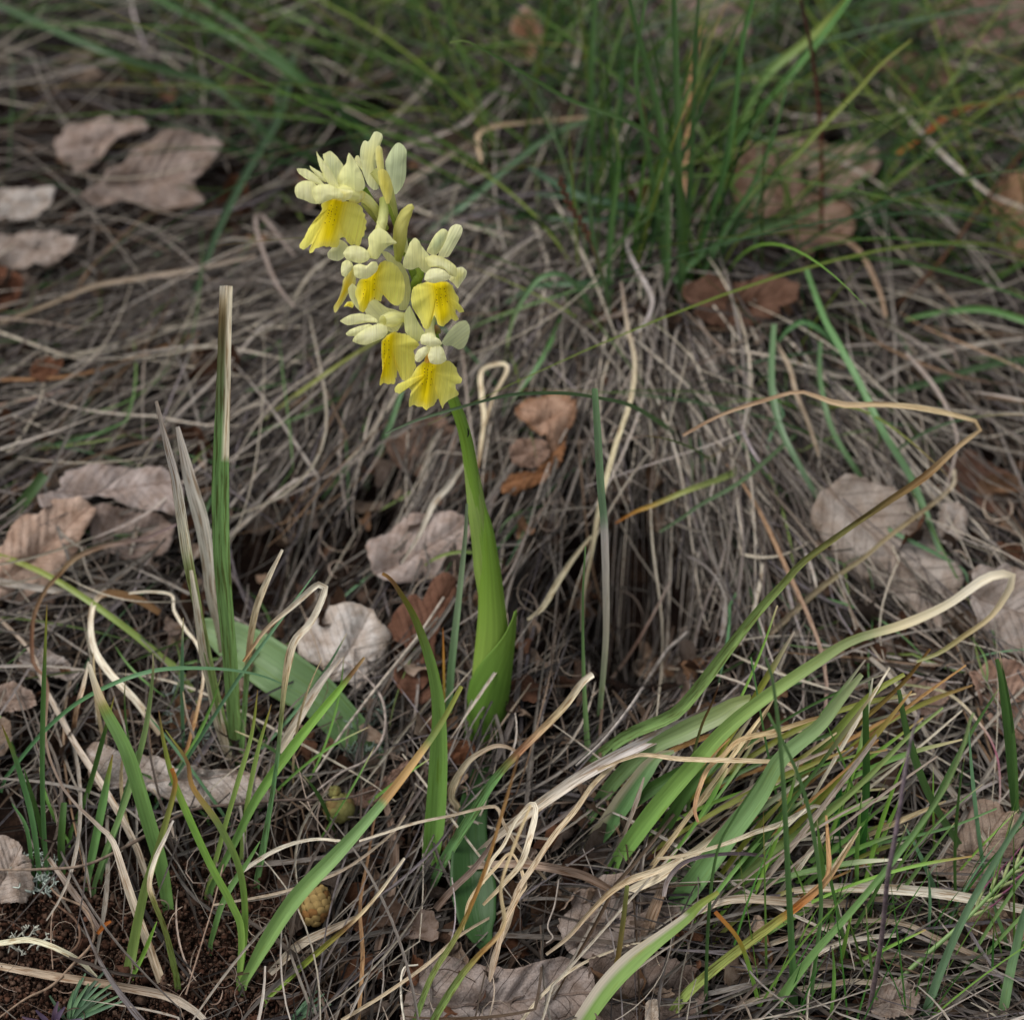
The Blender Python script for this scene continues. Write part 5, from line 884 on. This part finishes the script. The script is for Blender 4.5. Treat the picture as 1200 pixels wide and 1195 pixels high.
sprig('small blue green needle sprig at the bottom edge right of the soil', 340, 1200, [(40,-36),(32,-40),(24,-30),(48,-24),(14,-22),(44,-30)], [c('#4f7f58'), c('#5a8a60')], w_=4)
sprig('dark feathery green sprig at the right edge', 1090, 930, [(60,-15),(50,-30),(70,5),(40,-22),(30,-4),(78,-20),(55,12)], [c('#355f3c'), c('#3f6f45')], w_=4)
tag(blade('bud_scale', [(130,1079),(122,1084),(114,1094)], [3,6,4], c('#b0682c'), mode='lie', lift=.005, mat=M_DRY), 'orange brown bud scale on the soil by the grey stub', 'bud scale')

# ------------------------------------------------------------------ the orchid
ob = CAM + rdir(575, 870) * D0
orchid = empty('orchid', 'pale yellow orchid in flower with a sheathed green stem', 'orchid', None, ob)
def OP(px, py, d=0.0):
    """point in the upright plane of the orchid, d metres nearer to the viewer"""
    r = rdir(px, py); t = (ob[1] + np.maximum(0, 870 - np.asarray(py, float)) / 700 * .032 - CAM[1]) / r[..., 1] - d
    return CAM + r * t[..., None]
def opart(o, parent=None):
    o.parent = parent or orchid
    if parent is None: o.location = -Vector(ob)
    return o
def otube(name, pts, ds, rs, col, parent=None, mat=None, n=26, nseg=14):
    q = spline(pts, n); t = np.linspace(0, 1, n); L = np.r_[0, np.cumsum(np.linalg.norm(np.diff(q, axis=0), axis=1))]; t = L / L[-1]
    f = lambda a: np.interp(t, np.linspace(0, 1, len(a)), a) if np.ndim(a) else np.full(n, a)
    P = OP(q[:, 0], q[:, 1], f(ds)); V, F = tubemesh(P, f(rs) * K * 1.15, nseg)
    if not isinstance(col, list): col = [(0, col), (1, col)]
    cv = np.array([b for _, b in col]); cc = np.repeat(np.stack([np.interp(t, [a for a, _ in col], cv[:, i]) for i in range(3)], -1), nseg, axis=0)
    uv = np.stack([np.tile(np.linspace(0, 1, nseg), n), np.repeat(t * 4, nseg)], -1)
    return opart(mesh(name, V, F, mat or M_SHEATH, cc, uv), parent)
c = c_plain 
otube('stem', [(566,876),(572,800),(573,700),(560,600),(545,510),(528,460),(510,400),(492,340),(474,290),(460,250),(447,215)], 0, [16,16,13,10,8.2,7.6,6.6,6,5.3,4.4,3], [(0,.8*c('#90b64c')),(.5,.8*c('#8cb244')),(.75,.85*c('#84a640')),(1,c('#a8b84c'))], n=50)
def sheath(name, axis, halfw, a0, a1, col, cols=None, n=40, m=22, dd=0.0, tipcol=None, thick=.0004):
    """leaf base wrapped round the stem: axis = centre px line, bottom first; halfw px; a0/a1 = left/right limits of the wrap in degrees (0 faces the viewer)"""
    q = spline(axis, n); L = np.r_[0, np.cumsum(np.linalg.norm(np.diff(q, axis=0), axis=1))]; t = L / L[-1]; f = lambda a: np.interp(t, np.linspace(0, 1, len(a)), a)
    hw = f(halfw) * K * 1.15; A0 = np.radians(f(a0)); A1 = np.radians(f(a1)); P = OP(q[:, 0], q[:, 1], dd); T = np.gradient(P, axis=0); T /= np.linalg.norm(T, axis=1, keepdims=True)
    V_ = CAM - P; V_ /= np.linalg.norm(V_, axis=1, keepdims=True); s = np.cross(T, V_); s /= np.linalg.norm(s, axis=1, keepdims=True); s = s * np.sign(s[:, :1]); nn = V_ - T * (V_ * T).sum(1, keepdims=True)
    w_ = np.linspace(0, 1, m)[None]; an = A0[:, None] * (1 - w_) + A1[:, None] * w_
    rid = 1 + .012 * np.cos(an * 14) 
    X = P[:, None] + (np.sin(an) * rid)[..., None] * hw[:, None, None] * s[:, None] + (np.cos(an) * rid * .8)[..., None] * hw[:, None, None] * nn[:, None]
    cv = np.array([b for _, b in col]) * np.array([.84, .78, .80]); cc = np.stack([np.interp(t, [a for a, _ in col], cv[:, i]) for i in range(3)], -1)[:, None] * np.ones((1, m, 1))
    uv = np.stack([np.tile(np.linspace(0, 1.6, m), n), np.repeat(t * 1.5, m)], -1)
    o = mesh(name, X, gridfaces(n, m), M_SHEATH, cc.reshape(-1, 3), uv); md = o.modifiers.new('thickness', 'SOLIDIFY'); md.thickness = thick
    return opart(o)
# lower leaf: dark, edge running diagonally from the tip at the right down to the left
tag(sheath('sheath_leaf', [(566,885),(567,850),(572,815),(578,780),(583,750),(586,730),(589,712)], [20,24,25,24,22,20,17], [-150,-140,-110,-75,-35,15,62], [175,165,150,135,120,105,92], [(0,c('#5c8634')),(.5,c('#6c983a')),(1,c('#84ac46'))], dd=.0015), 'dark green lowest sheath with a diagonal edge')
tag(sheath('sheath_leaf', [(570,865),(573,800),(577,740),(575,690),(571,640),(569,615),(567,600),(565,586)], [17,19,20.5,19,15.5,13,9.5,2.5], [-140,-130,-120,-110,-95,-85,-78,-60], [140,130,120,110,100,95,90,60], [(0,c('#92b650')),(.3,np.array([.32,.51,.09])),(.7,c('#86b040')),(1,c('#7ca83a'))], dd=.0005), 'bright green middle sheath with a pointed tip')
tag(sheath('sheath_leaf', [(571,700),(565,640),(558,590),(553,555),(547,525),(543,510),(541,501)], [10,12.6,11.5,11,9.3,7,2.5], [-150,-140,-130,-120,-105,-95,-80], [150,140,120,100,80,50,20], [(0,c('#98ba54')),(.6,c('#9ebe62')),(1,c('#98b854'))]), 'pale green top sheath with a rounded tip')
otube('insect_speck', [(548,502),(549,507),(548,512)], [.0035,.0035], [.6,1.1,.6], c('#1d1a18'), n=6, mat=M_WOOD)
# basal leaves
def broad(name, spine, w_, cols, label, lift=(.01, .02, .01), fold=.35, tw=.0, seed=3, blot=True):
    n = 44; m = 13; q = spline(spine, n); t = np.linspace(0, 1, n); th = hit(q[:, 0], q[:, 1]); dep = th - np.interp(t, np.linspace(0, 1, len(lift)), lift)
    P = CAM + rdir(q[:, 0], q[:, 1]) * dep[:, None]; W = np.interp(t, np.linspace(0, 1, len(w_)), w_) * K * dep; T = np.gradient(P, axis=0); T /= np.linalg.norm(T, axis=1, keepdims=True); V_ = CAM - P; V_ /= np.linalg.norm(V_, axis=1, keepdims=True)
    s = np.cross(T, V_); s /= np.linalg.norm(s, axis=1, keepdims=True); nn = np.cross(s, T); u = np.linspace(-1, 1, m)
    s2 = s * math.cos(tw) + nn * math.sin(tw); n2 = nn * math.cos(tw) - s * math.sin(tw)
    h = (fold * np.abs(u) ** 1.4)[None] + .03 * np.sin(t * 13 + seed)[:, None] * np.abs(u)[None] + .008 * np.cos(u * 30)[None]
    X = P[:, None] + s2[:, None] * (u[None, :, None] * W[:, None, None] / 2) + n2[:, None] * (h * W[:, None] / 2)[..., None]
    cv = np.array([b for _, b in cols]); cc = np.stack([np.interp(t, [a for a, _ in cols], cv[:, i]) for i in range(3)], -1)[:, None] * np.ones((1, m, 1))
    uv = np.stack([np.tile(np.linspace(0, 1.8, m), n), np.repeat(t * 2.2, m)], -1)
    o = mesh(name, X, gridfaces(n, m), M_SHEATH, cc.reshape(-1, 3), uv); md = o.modifiers.new('thickness', 'SOLIDIFY'); md.thickness = .0004
    return tag(opart(o), label)
broad('basal_leaf', [(232,732),(262,745),(300,768),(335,792),(370,815),(400,845),(425,872),(442,896)], [16,42,56,58,52,46,42,30], [(0,c('#8aa474')),(.4,c('#7c9868')),(1,c('#567a44'))], 'greyish green broad leaf stretched to the left', lift=(.012,.016,.018,.014,.008,.004))
broad('basal_leaf', [(570,1108),(562,1090),(557,1060),(553,1020),(552,980),(556,940),(566,900),(572,880)], [16,44,54,48,36,32,28,10], [(0,.75*c('#48703a')),(1,c('#2c4a22'))], 'oval dark green leaf hanging down below the stem', lift=(.012, .015, .016, .017, .015, .010, .002), fold=.25)

def petal(name, out, d, col, edgecol=None, bulge=.0025, fold=0., tilt=(0, 0), ctr=None, parent=None, n=48, rings=9, jag=.0, ax=None, ripple=0.0, lip=None, seed=0, mat=None):
    """outline in photo pixels, d = distance in front of the stem plane (m); bulge towards the viewer; tilt = d change per 100 px right / down"""
    R = np.random.RandomState(int(out[0][0] * 7 + out[0][1] + seed)); O = smooth_outline(out, n, jag, R)
    cx, cy = ctr if ctr is not None else O.mean(0); r = np.linspace(0, 1, rings + 1)[1:]
    PX = np.r_[cx, (cx + (O[None, :, 0] - cx) * r[:, None]).ravel()]; PY = np.r_[cy, (cy + (O[None, :, 1] - cy) * r[:, None]).ravel()]; rr = np.r_[0, np.repeat(r, n)]; th = np.r_[0, np.tile(np.arange(n), rings)] * 2 * np.pi / n
    m0 = O.mean(0); D = d + bulge * .24 * (1 - rr ** 2) + (.0003 * np.sin(th * 4 + m0[0]) * rr ** 2 + .0002 * np.sin(th * 9 + m0[1]) * rr ** 3) * (1 if lip else .35) + .0005 * vnoise(PX + 40, PY, 0 * PX, .06) + .00016 * vnoise(PX, PY, 0 * PX, .11) + tilt[0] * (PX - m0[0]) / 100 + tilt[1] * (PY - m0[1]) / 100
    cc = np.tile(col, (len(PX), 1)); 
    if edgecol is not None: mm = np.clip(rr ** 1.5, 0, 1)[:, None]; cc = cc * (1 - mm) + edgecol * mm
    if ax is not None:
        (x0, y0), (x1, y1) = ax; L = math.hypot(x1 - x0, y1 - y0); ux, uy = (x1 - x0) / L, (y1 - y0) / L
        al = ((PX - x0) * ux + (PY - y0) * uy) / L; la = (-(PX - x0) * uy + (PY - y0) * ux)
        D = D - fold * np.abs(la) / 20 - .0004 * np.exp(-(la / 2.2) ** 2)
    ripple = ripple * .5
    if ripple: D = D + ripple * np.sin(th * 7 + R.uniform(0, 6)) * rr ** 2 + ripple * .6 * np.sin(th * 13 + 1) * rr ** 3
    if lip:
        deep, pale = lip; wgt = np.exp(-(la / 12.0) ** 2) * np.clip(1.15 - .55 * al, 0, 1) + .25 * np.exp(-(la / 22.0) ** 2); wgt = np.clip(wgt, 0, 1)[:, None]
        cc = pale * (1 - wgt) + deep * wgt; e = np.clip((rr - .8) * 4, 0, 1)[:, None] * .5; cc = cc * (1 - e) + c('#f0e894') * e
    P = OP(PX, PY, D); F = []
    for k in range(rings - 1):
        for i in range(n): j = (i + 1) % n; F.append((1 + k * n + i, 1 + (k + 1) * n + i, 1 + (k + 1) * n + j, 1 + k * n + j))
    for i in range(0, n, 2): F.append((0, 1 + i, 1 + (i + 1) % n, 1 + (i + 2) % n))
    a = th; uv = np.stack([(PX - cx) / 18, (PY - cy) / 45], -1) + R.uniform(0, 20, 2)
    if ax is not None: uv = np.stack([la / 16, al * 1.2], -1) + R.uniform(0, 20, 2)
    o = mesh(name, P, F, mat or M_PETAL, cc, uv)
    o = opart(o, parent)
    if lip and dots:
        parts = []; rs = np.random.RandomState(3)
        for row in dots['rows']:
            for k in range(dots['n']):
                if rs.rand() < .3: continue
                al_ = dots['a0'] + (dots['a1'] - dots['a0']) * (k + rs.uniform(-.2, .2)) / dots['n']; la_ = row * (1 + al_ * .9) + rs.uniform(-.5, .5)
                x = x0 + ux * al_ * L - uy * la_; y = y0 + uy * al_ * L + ux * la_
                i = np.argmin((PX - x) ** 2 + (PY - y) ** 2); near = np.argsort((PX - x) ** 2 + (PY - y) ** 2)[:3]; dd_ = D[near].max() + .0009
                aa = np.linspace(0, 2 * np.pi, 6, endpoint=False); s_ = rs.uniform(.4, .85)
                V = np.vstack([OP(np.array([x]), np.array([y]), dd_ + .0001), OP(x + np.cos(aa) * s_ * .8, y + np.sin(aa) * s_ * 1.2, dd_ - .0002)])
                parts.append((V, np.array([(0, k2 + 1, (k2 + 1) % 6 + 1) for k2 in range(6)])))
        V, F, _ = merge(parts); opart(mesh('dot_marks', V, F, M_DOT, None), parent)
    return o
dots = None
M_DOT = plainmat('dark_red_spot', .6, 500, .9, 1.1, attr=False, col=(.11, .02, .008))
def T(s, ox, oy): return lambda L: [(x / s + ox, y / s + oy) for x, y in L]
TBm = T(7.03, 340, 140); TC = T(4.78, 390, 240)
CR = c('#fdfac6'); CE = c('#fbf9b8'); CP = c('#fffdd2'); CGy = c('#e9eebe'); YD = np.array([.99,.76,.004]); YP = np.array([.98,.92,.20]); CY = c('#f2e78e')
def flower(base_pts, ds, rs, col=CE):
    """a flower is its ovary and spur (the mesh) with lip, sepals and petals as children"""
    o = otube('flower', base_pts, ds, rs, [(0, c('#b9c268')), (.5, col), (1, col)], mat=M_PETAL, n=18, nseg=12); return o
# top-left flower
f = flower(TBm([(790,900),(735,800),(690,720),(600,640),(470,600),(380,600)]), [.0,.004,.008,.012,.014], [3.5,4,5,6,9,8])
P_ = lambda name, out, d, col=CR, e=CE, tf=TBm, **k: petal(name, tf(out), d, col, e, parent=f, **k)
P_('petal', [(270,290),(330,260),(380,300),(440,380),(420,440),(400,500),(385,545),(330,470),(290,390),(275,330)], .012, CGy, CE, bulge=.001, jag=.15)
P_('petal', [(215,265),(240,300),(330,410),(385,510),(420,580),(340,560),(280,480),(240,380),(225,320)], .015, CR, CE, jag=.1)
P_('petal', [(160,380),(200,405),(270,450),(300,520),(250,500),(205,450),(170,410)], .014, jag=.1)
P_('sepal', [(55,405),(130,408),(200,450),(260,510),(300,560),(230,540),(130,490),(70,445)], .016, jag=.1, bulge=.001)
P_('sepal', [(40,560),(60,530),(100,508),(145,505),(195,520),(230,560),(220,640),(225,698),(170,690),(115,665),(55,645),(38,600)], .019, bulge=.004, seed=1)
P_('sepal', [(180,600),(200,555),(250,535),(320,535),(390,570),(440,620),(430,650),(360,650),(290,680),(240,698),(215,690),(195,650)], .021, bulge=.0045)
P_('hood', [(485,275),(515,310),(550,365),(590,440),(618,530),(610,575),(560,595),(490,590),(420,575),(395,520),(400,460),(430,400),(462,360),(470,310)], .017, c('#e3e5a4'), CE, bulge=.005, fold=.001, ax=((485,275),(485,590)), ripple=.0003)
P_('throat', [(330,570),(420,575),(520,592),(500,650),(440,680),(370,672),(300,660),(260,690),(270,620)], .0165, CY, CR, bulge=.003)
P_('petal', [(480,680),(520,625),(575,592),(622,598),(612,650),(570,690),(520,700)], .012, CR, CY, bulge=.004)
dots = dict(rows=(-2.0, 1.6, 4.5), n=8, a0=.08, a1=.55)
P_('lip', [(258,700),(300,665),(350,655),(420,665),(500,685),(560,700),(600,730),(598,765),(625,790),(615,810),(635,845),(618,870),(630,900),(610,925),(612,960),(590,975),(580,1030),(562,1050),(530,1030),(500,1040),(470,1010),(455,975),(430,970),(408,990),(405,1030),(385,1055),(345,1058),(325,1045),(300,1055),(275,1040),(235,1060),(215,1060),(185,1095),(160,1105),(155,1080),(180,1045),(185,1020),(150,1050),(110,1075),(80,1062),(75,1035),(110,985),(150,900),(200,830),(245,775),(262,740)], .017, None, None, ctr=TBm([(345,715)])[0], lip=(YD, YP), ax=(TBm([(375,690)])[0], TBm([(290,1050)])[0]), bulge=.0, fold=.0035, n=120, rings=16, jag=.22, ripple=.0009, tilt=(0,-.002))
# top flower and buds at the back
f = flower(TBm([(870,850),(850,720),(800,560),(760,500),(700,420)]), [.0,.0,.002,.002], [3.4,4,5.5,7,7], c('#dcdc90'))
P_('sepal', [(785,345),(820,270),(860,210),(893,190),(915,200),(940,222),(962,262),(957,340),(957,430),(950,490),(925,555),(890,600),(868,622),(840,600),(820,500),(790,420)], .000, c('#ccd6ac'), c('#d6dfae'), bulge=.0035, fold=.001, ax=((890,200),(860,610)))
P_('hood', [(575,300),(580,235),(608,172),(645,185),(665,150),(690,105),(715,100),(755,118),(765,155),(745,205),(730,270),(720,330),(705,420),(720,500),(730,570),(690,585),(640,540),(605,460),(580,380)], .004, c('#e8e49a'), c('#e6e8b4'), bulge=.005, fold=.001, ax=((720,110),(660,560)), ripple=.0004)
P_('petal', [(530,330),(545,300),(565,300),(590,360),(600,430),(560,380)], .003, bulge=.001)
P_('bud', [(702,260),(712,225),(735,215),(758,240),(768,320),(775,400),(760,440),(725,430),(705,340)], .0085, c('#eadf80'), c('#efe99c'), bulge=.003)
P_('bud', [(722,430),(760,405),(800,430),(832,500),(846,570),(835,640),(815,695),(795,695),(765,620),(735,540)], .0105, c('#ecdd68'), c('#efe384'), bulge=.004)
# small stalks seen against the stem
otube('ovary', TBm([(610,580),(650,650),(690,740),(712,820)]), [.006,.003,.0], [4,4.2,4,3.5], [(0,c('#7d9a38')),(1,c('#9aa848'))], n=14)
otube('ovary', TBm([(600,690),(640,730),(690,790),(730,850)]), [.004,.002,.0], [3,4,4,3], [(0,c('#c5c888')),(1,c('#a8b060'))], n=14)
# mid-left flower, its spur rising straight up
f = flower(TC([(280,-30),(285,20),(280,80),(262,150),(240,220),(200,290)]), [.004,.010,.012,.013,.013], [4,5.5,6,5.5,6,4], CE)
PC = lambda name, out, d, col=CR, e=CE, **k: petal(name, TC(out), d, col, e, parent=f, **k)
PC('sepal', [(270,260),(310,265),(350,300),(395,340),(425,400),(437,470),(430,540),(410,590),(370,590),(385,520),(385,440),(350,370),(300,310)], .003, c('#cfcc8c'), c('#d6d69c'), bulge=.002)
PC('sepal', [(-30,270),(0,235),(40,195),(75,215),(95,250),(70,290),(35,315),(0,312),(-25,300)], .008, c('#d9dba4'), CR, bulge=.004)
PC('petal', [(85,470),(110,440),(140,470),(160,540),(160,600),(130,575),(95,520)], .007, c('#dcdc9c'), bulge=.001)
PC('sepal', [(45,360),(52,325),(78,308),(108,325),(115,350),(92,380),(70,405),(50,395)], .015, bulge=.003)
PC('sepal', [(58,270),(85,235),(125,228),(170,240),(205,270),(205,305),(180,322),(150,328),(105,318),(75,305)], .019, bulge=.0035)
PC('hood', [(198,185),(230,140),(265,130),(300,150),(335,190),(362,215),(330,225),(300,240),(270,275),(250,305),(215,300),(205,250)], .0175, c('#e4e3a0'), CE, bulge=.004, jag=.1)
PC('sepal', [(115,345),(150,330),(190,342),(215,320),(245,320),(255,350),(245,375),(215,400),(190,415),(150,415),(122,400)], .020, bulge=.0035)
dots = dict(rows=(-4.5, 3.5), n=6, a0=.1, a1=.75)
PC('lip', [(150,420),(200,405),(240,375),(262,330),(290,312),(330,322),(365,350),(390,390),(405,450),(402,500),(388,545),(365,565),(345,565),(320,545),(300,508),(285,500),(275,520),(270,545),(235,530),(210,540),(190,575),(175,605),(150,592),(140,545),(125,500),(135,450)], .013, None, None, ctr=TC([(215,430)])[0], lip=(YD, YP), ax=(TC([(210,395)])[0], TC([(190,590)])[0]), bulge=.003, fold=.0015, n=90, rings=14, jag=.25, ripple=.0006)
dots = None
PC('lip_lobe', [(115,345),(128,400),(130,440),(112,470),(85,500),(60,545),(42,570),(15,608),(8,600),(2,575),(30,530),(48,480),(58,430),(75,385),(95,360)], .0145, c('#f2d020'), c('#efe68c'), bulge=.001, fold=.002, ax=((110,350),(10,600)), jag=.15)
PC('lip_lobe', [(60,572),(80,545),(105,540),(118,560),(110,578),(85,570)], .0105, c('#e8cc30'), YP, bulge=.001)
# right-hand flower with the spur bent up
f = flower(TC([(365,310),(370,270),(375,200),(380,130),(400,70),(430,20),(450,8)]), [.002,.005,.006,.006,.006], [4,6,7.5,8,7.5,6.5,3], c('#e3dd88'))
PC('spur_back', [(370,90),(372,60),(395,70),(415,180),(425,250),(405,272),(385,230),(375,150)], .004, c('#e0e4b8'), bulge=.001)
PC('sepal', [(525,262),(550,205),(575,165),(610,135),(632,138),(646,155),(630,205),(600,260),(570,290)], .006, c('#ccd6a4'), CE, bulge=.003)
PC('sepal', [(590,285),(605,240),(635,175),(660,125),(690,108),(718,115),(728,140),(718,175),(685,235),(650,290),(610,298)], .010, c('#e3e6b0'), CR, bulge=.0035, fold=.001, ax=((705,110),(610,295)))
PC('hood', [(393,345),(395,305),(415,260),(430,215),(455,185),(478,195),(505,240),(545,290),(555,340),(530,390),(505,375),(480,352),(440,365),(410,360)], .012, c('#e4e09c'), CE, bulge=.005, jag=.15)
PC('sepal', [(690,355),(725,348),(752,372),(745,405),(720,440),(700,470),(675,440),(650,420),(660,390)], .009, c('#e4e08c'), CR, bulge=.003)
PC('petal', [(515,300),(560,280),(610,292),(655,315),(690,345),(700,385),(690,405),(655,395),(630,365),(580,350),(540,350)], .016, CR, c('#efeaa0'), bulge=.003)
PC('petal', [(512,420),(520,385),(545,360),(590,355),(630,370),(662,405),(640,425),(600,432),(570,440),(540,435)], .019, CP, CR, bulge=.0035)
dots = dict(rows=(-4.2, 0, 4.2), n=7, a0=.1, a1=.55)
PC('lip', [(440,490),(450,465),(480,445),(530,432),(590,428),(640,432),(670,455),(685,490),(705,520),(705,550),(725,575),(735,600),(712,605),(690,585),(688,610),(706,640),(690,652),(662,640),(640,665),(615,682),(590,672),(580,640),(568,620),(555,650),(545,685),(528,698),(510,690),(490,650),(470,615),(450,580),(440,540)], .014, None, None, ctr=TC([(590,470)])[0], lip=(YD, YP), ax=(TC([(600,450)])[0], TC([(625,680)])[0]), bulge=.004, fold=.0018, n=110, rings=15, jag=.25, ripple=.0008)
dots = None
# lower-left flower
f = flower(TC([(470,680),(430,650),(390,630),(340,640),(280,650)]), [.002,.006,.010,.014], [4,5,6,9,6], CE)
PC('sepal', [(40,652),(60,635),(100,615),(155,608),(205,618),(245,640),(250,660),(195,660),(130,670),(80,675)], .017, bulge=.002)
PC('sepal', [(72,722),(95,700),(145,680),(205,668),(240,690),(200,710),(130,735),(85,735)], .018, bulge=.002)
PC('sepal', [(110,765),(120,740),(155,710),(200,685),(255,665),(300,680),(308,715),(285,745),(240,765),(190,785),(150,782)], .021, CP, CE, bulge=.003)
PC('hood', [(180,600),(190,555),(200,525),(235,520),(260,545),(300,575),(350,588),(395,608),(402,640),(380,680),(360,712),(320,712),(280,690),(235,655),(205,635)], .019, c('#e6e6ac'), CE, bulge=.005, fold=.0008, ax=((215,540),(350,700)), ripple=.0003)
dots = dict(rows=(-2.5, 1.5), n=9, a0=.08, a1=.72)
PC('lip', [(275,765),(300,735),(335,712),(375,718),(415,725),(440,745),(470,765),(485,785),(470,800),(452,815),(460,845),(458,870),(468,905),(455,930),(440,965),(420,985),(395,985),(375,960),(372,915),(362,930),(355,970),(345,1005),(325,1000),(305,1008),(285,995),(262,1015),(265,980),(278,940),(275,880),(270,820)], .017, None, None, ctr=TC([(320,790)])[0], lip=(YD, YP), ax=(TC([(300,740)])[0], TC([(295,1000)])[0]), bulge=.002, fold=.0022, n=100, rings=14, jag=.25, ripple=.0006)
dots = None
# lowest flower
f = flower(TC([(560,640),(545,680),(545,730),(560,790),(560,830)]), [.0,.006,.014,.016], [4,5,6,7,5], CR)
PC('sepal', [(400,640),(405,600),(430,565),(450,600),(480,660),(515,715),(510,745),(475,770),(440,755),(405,710)], .012, c('#dfdf9c'), c('#d9dc9c'), bulge=.003)
PC('sepal', [(608,775),(630,735),(665,690),(705,655),(745,648),(765,675),(768,715),(755,765),(735,800),(705,812),(665,790),(630,790)], .011, c('#d6dcae'), c('#dfe4b2'), bulge=.003, fold=.001, ax=((755,665),(615,775)))
PC('hood', [(490,755),(500,728),(535,720),(565,735),(600,755),(612,780),(590,795),(560,798),(520,788),(495,780)], .021, CP, CR, bulge=.0035)
PC('sepal', [(458,855),(475,815),(510,795),(545,792),(540,825),(515,855),(490,880),(468,880)], .020, CP, CR, bulge=.0025)
PC('sepal', [(532,845),(550,805),(585,785),(615,800),(630,840),(637,870),(610,890),(575,895),(545,885)], .021, CP, CR, bulge=.003)
PC('throat', [(512,870),(530,830),(545,820),(550,850),(540,885),(520,885)], .019, c('#e0a040'), c('#e8bc50'), bulge=.001)
dots = dict(rows=(-3.6, 0, 3.2), n=8, a0=.06, a1=.6)
PC('lip', [(495,890),(530,862),(570,885),(620,878),(655,875),(690,905),(700,945),(725,980),(715,1000),(690,1005),(690,1030),(708,1060),(690,1075),(655,1090),(630,1110),(615,1142),(605,1120),(600,1085),(585,1090),(572,1120),(545,1135),(525,1152),(500,1130),(480,1132),(450,1120),(428,1135),(425,1100),(435,1060),(440,1035),(415,1022),(395,1040),(375,1058),(350,1052),(345,1030),(365,1005),(410,985),(440,960),(465,915)], .018, None, None, ctr=TC([(545,940)])[0], lip=(YD * .95, YP * .95), ax=(TC([(540,870)])[0], TC([(510,1130)])[0]), bulge=.003, fold=.0012, n=120, rings=16, jag=.28, ripple=.0009)
dots = None
# bracts
otube('bract', TC([(545,740),(560,705),(580,690),(592,720)]), [.001,.003,.003], [3,4.5,3], [(0,c('#9a9a50')),(.6,c('#a8805a')),(1,c('#8f9a48'))], n=10)
otube('bract', TC([(440,470),(462,430),(490,395),(480,350)]), [.001,.004,.004], [3,5,4], [(0,c('#7d9c38')),(1,c('#98ab48'))], n=10)
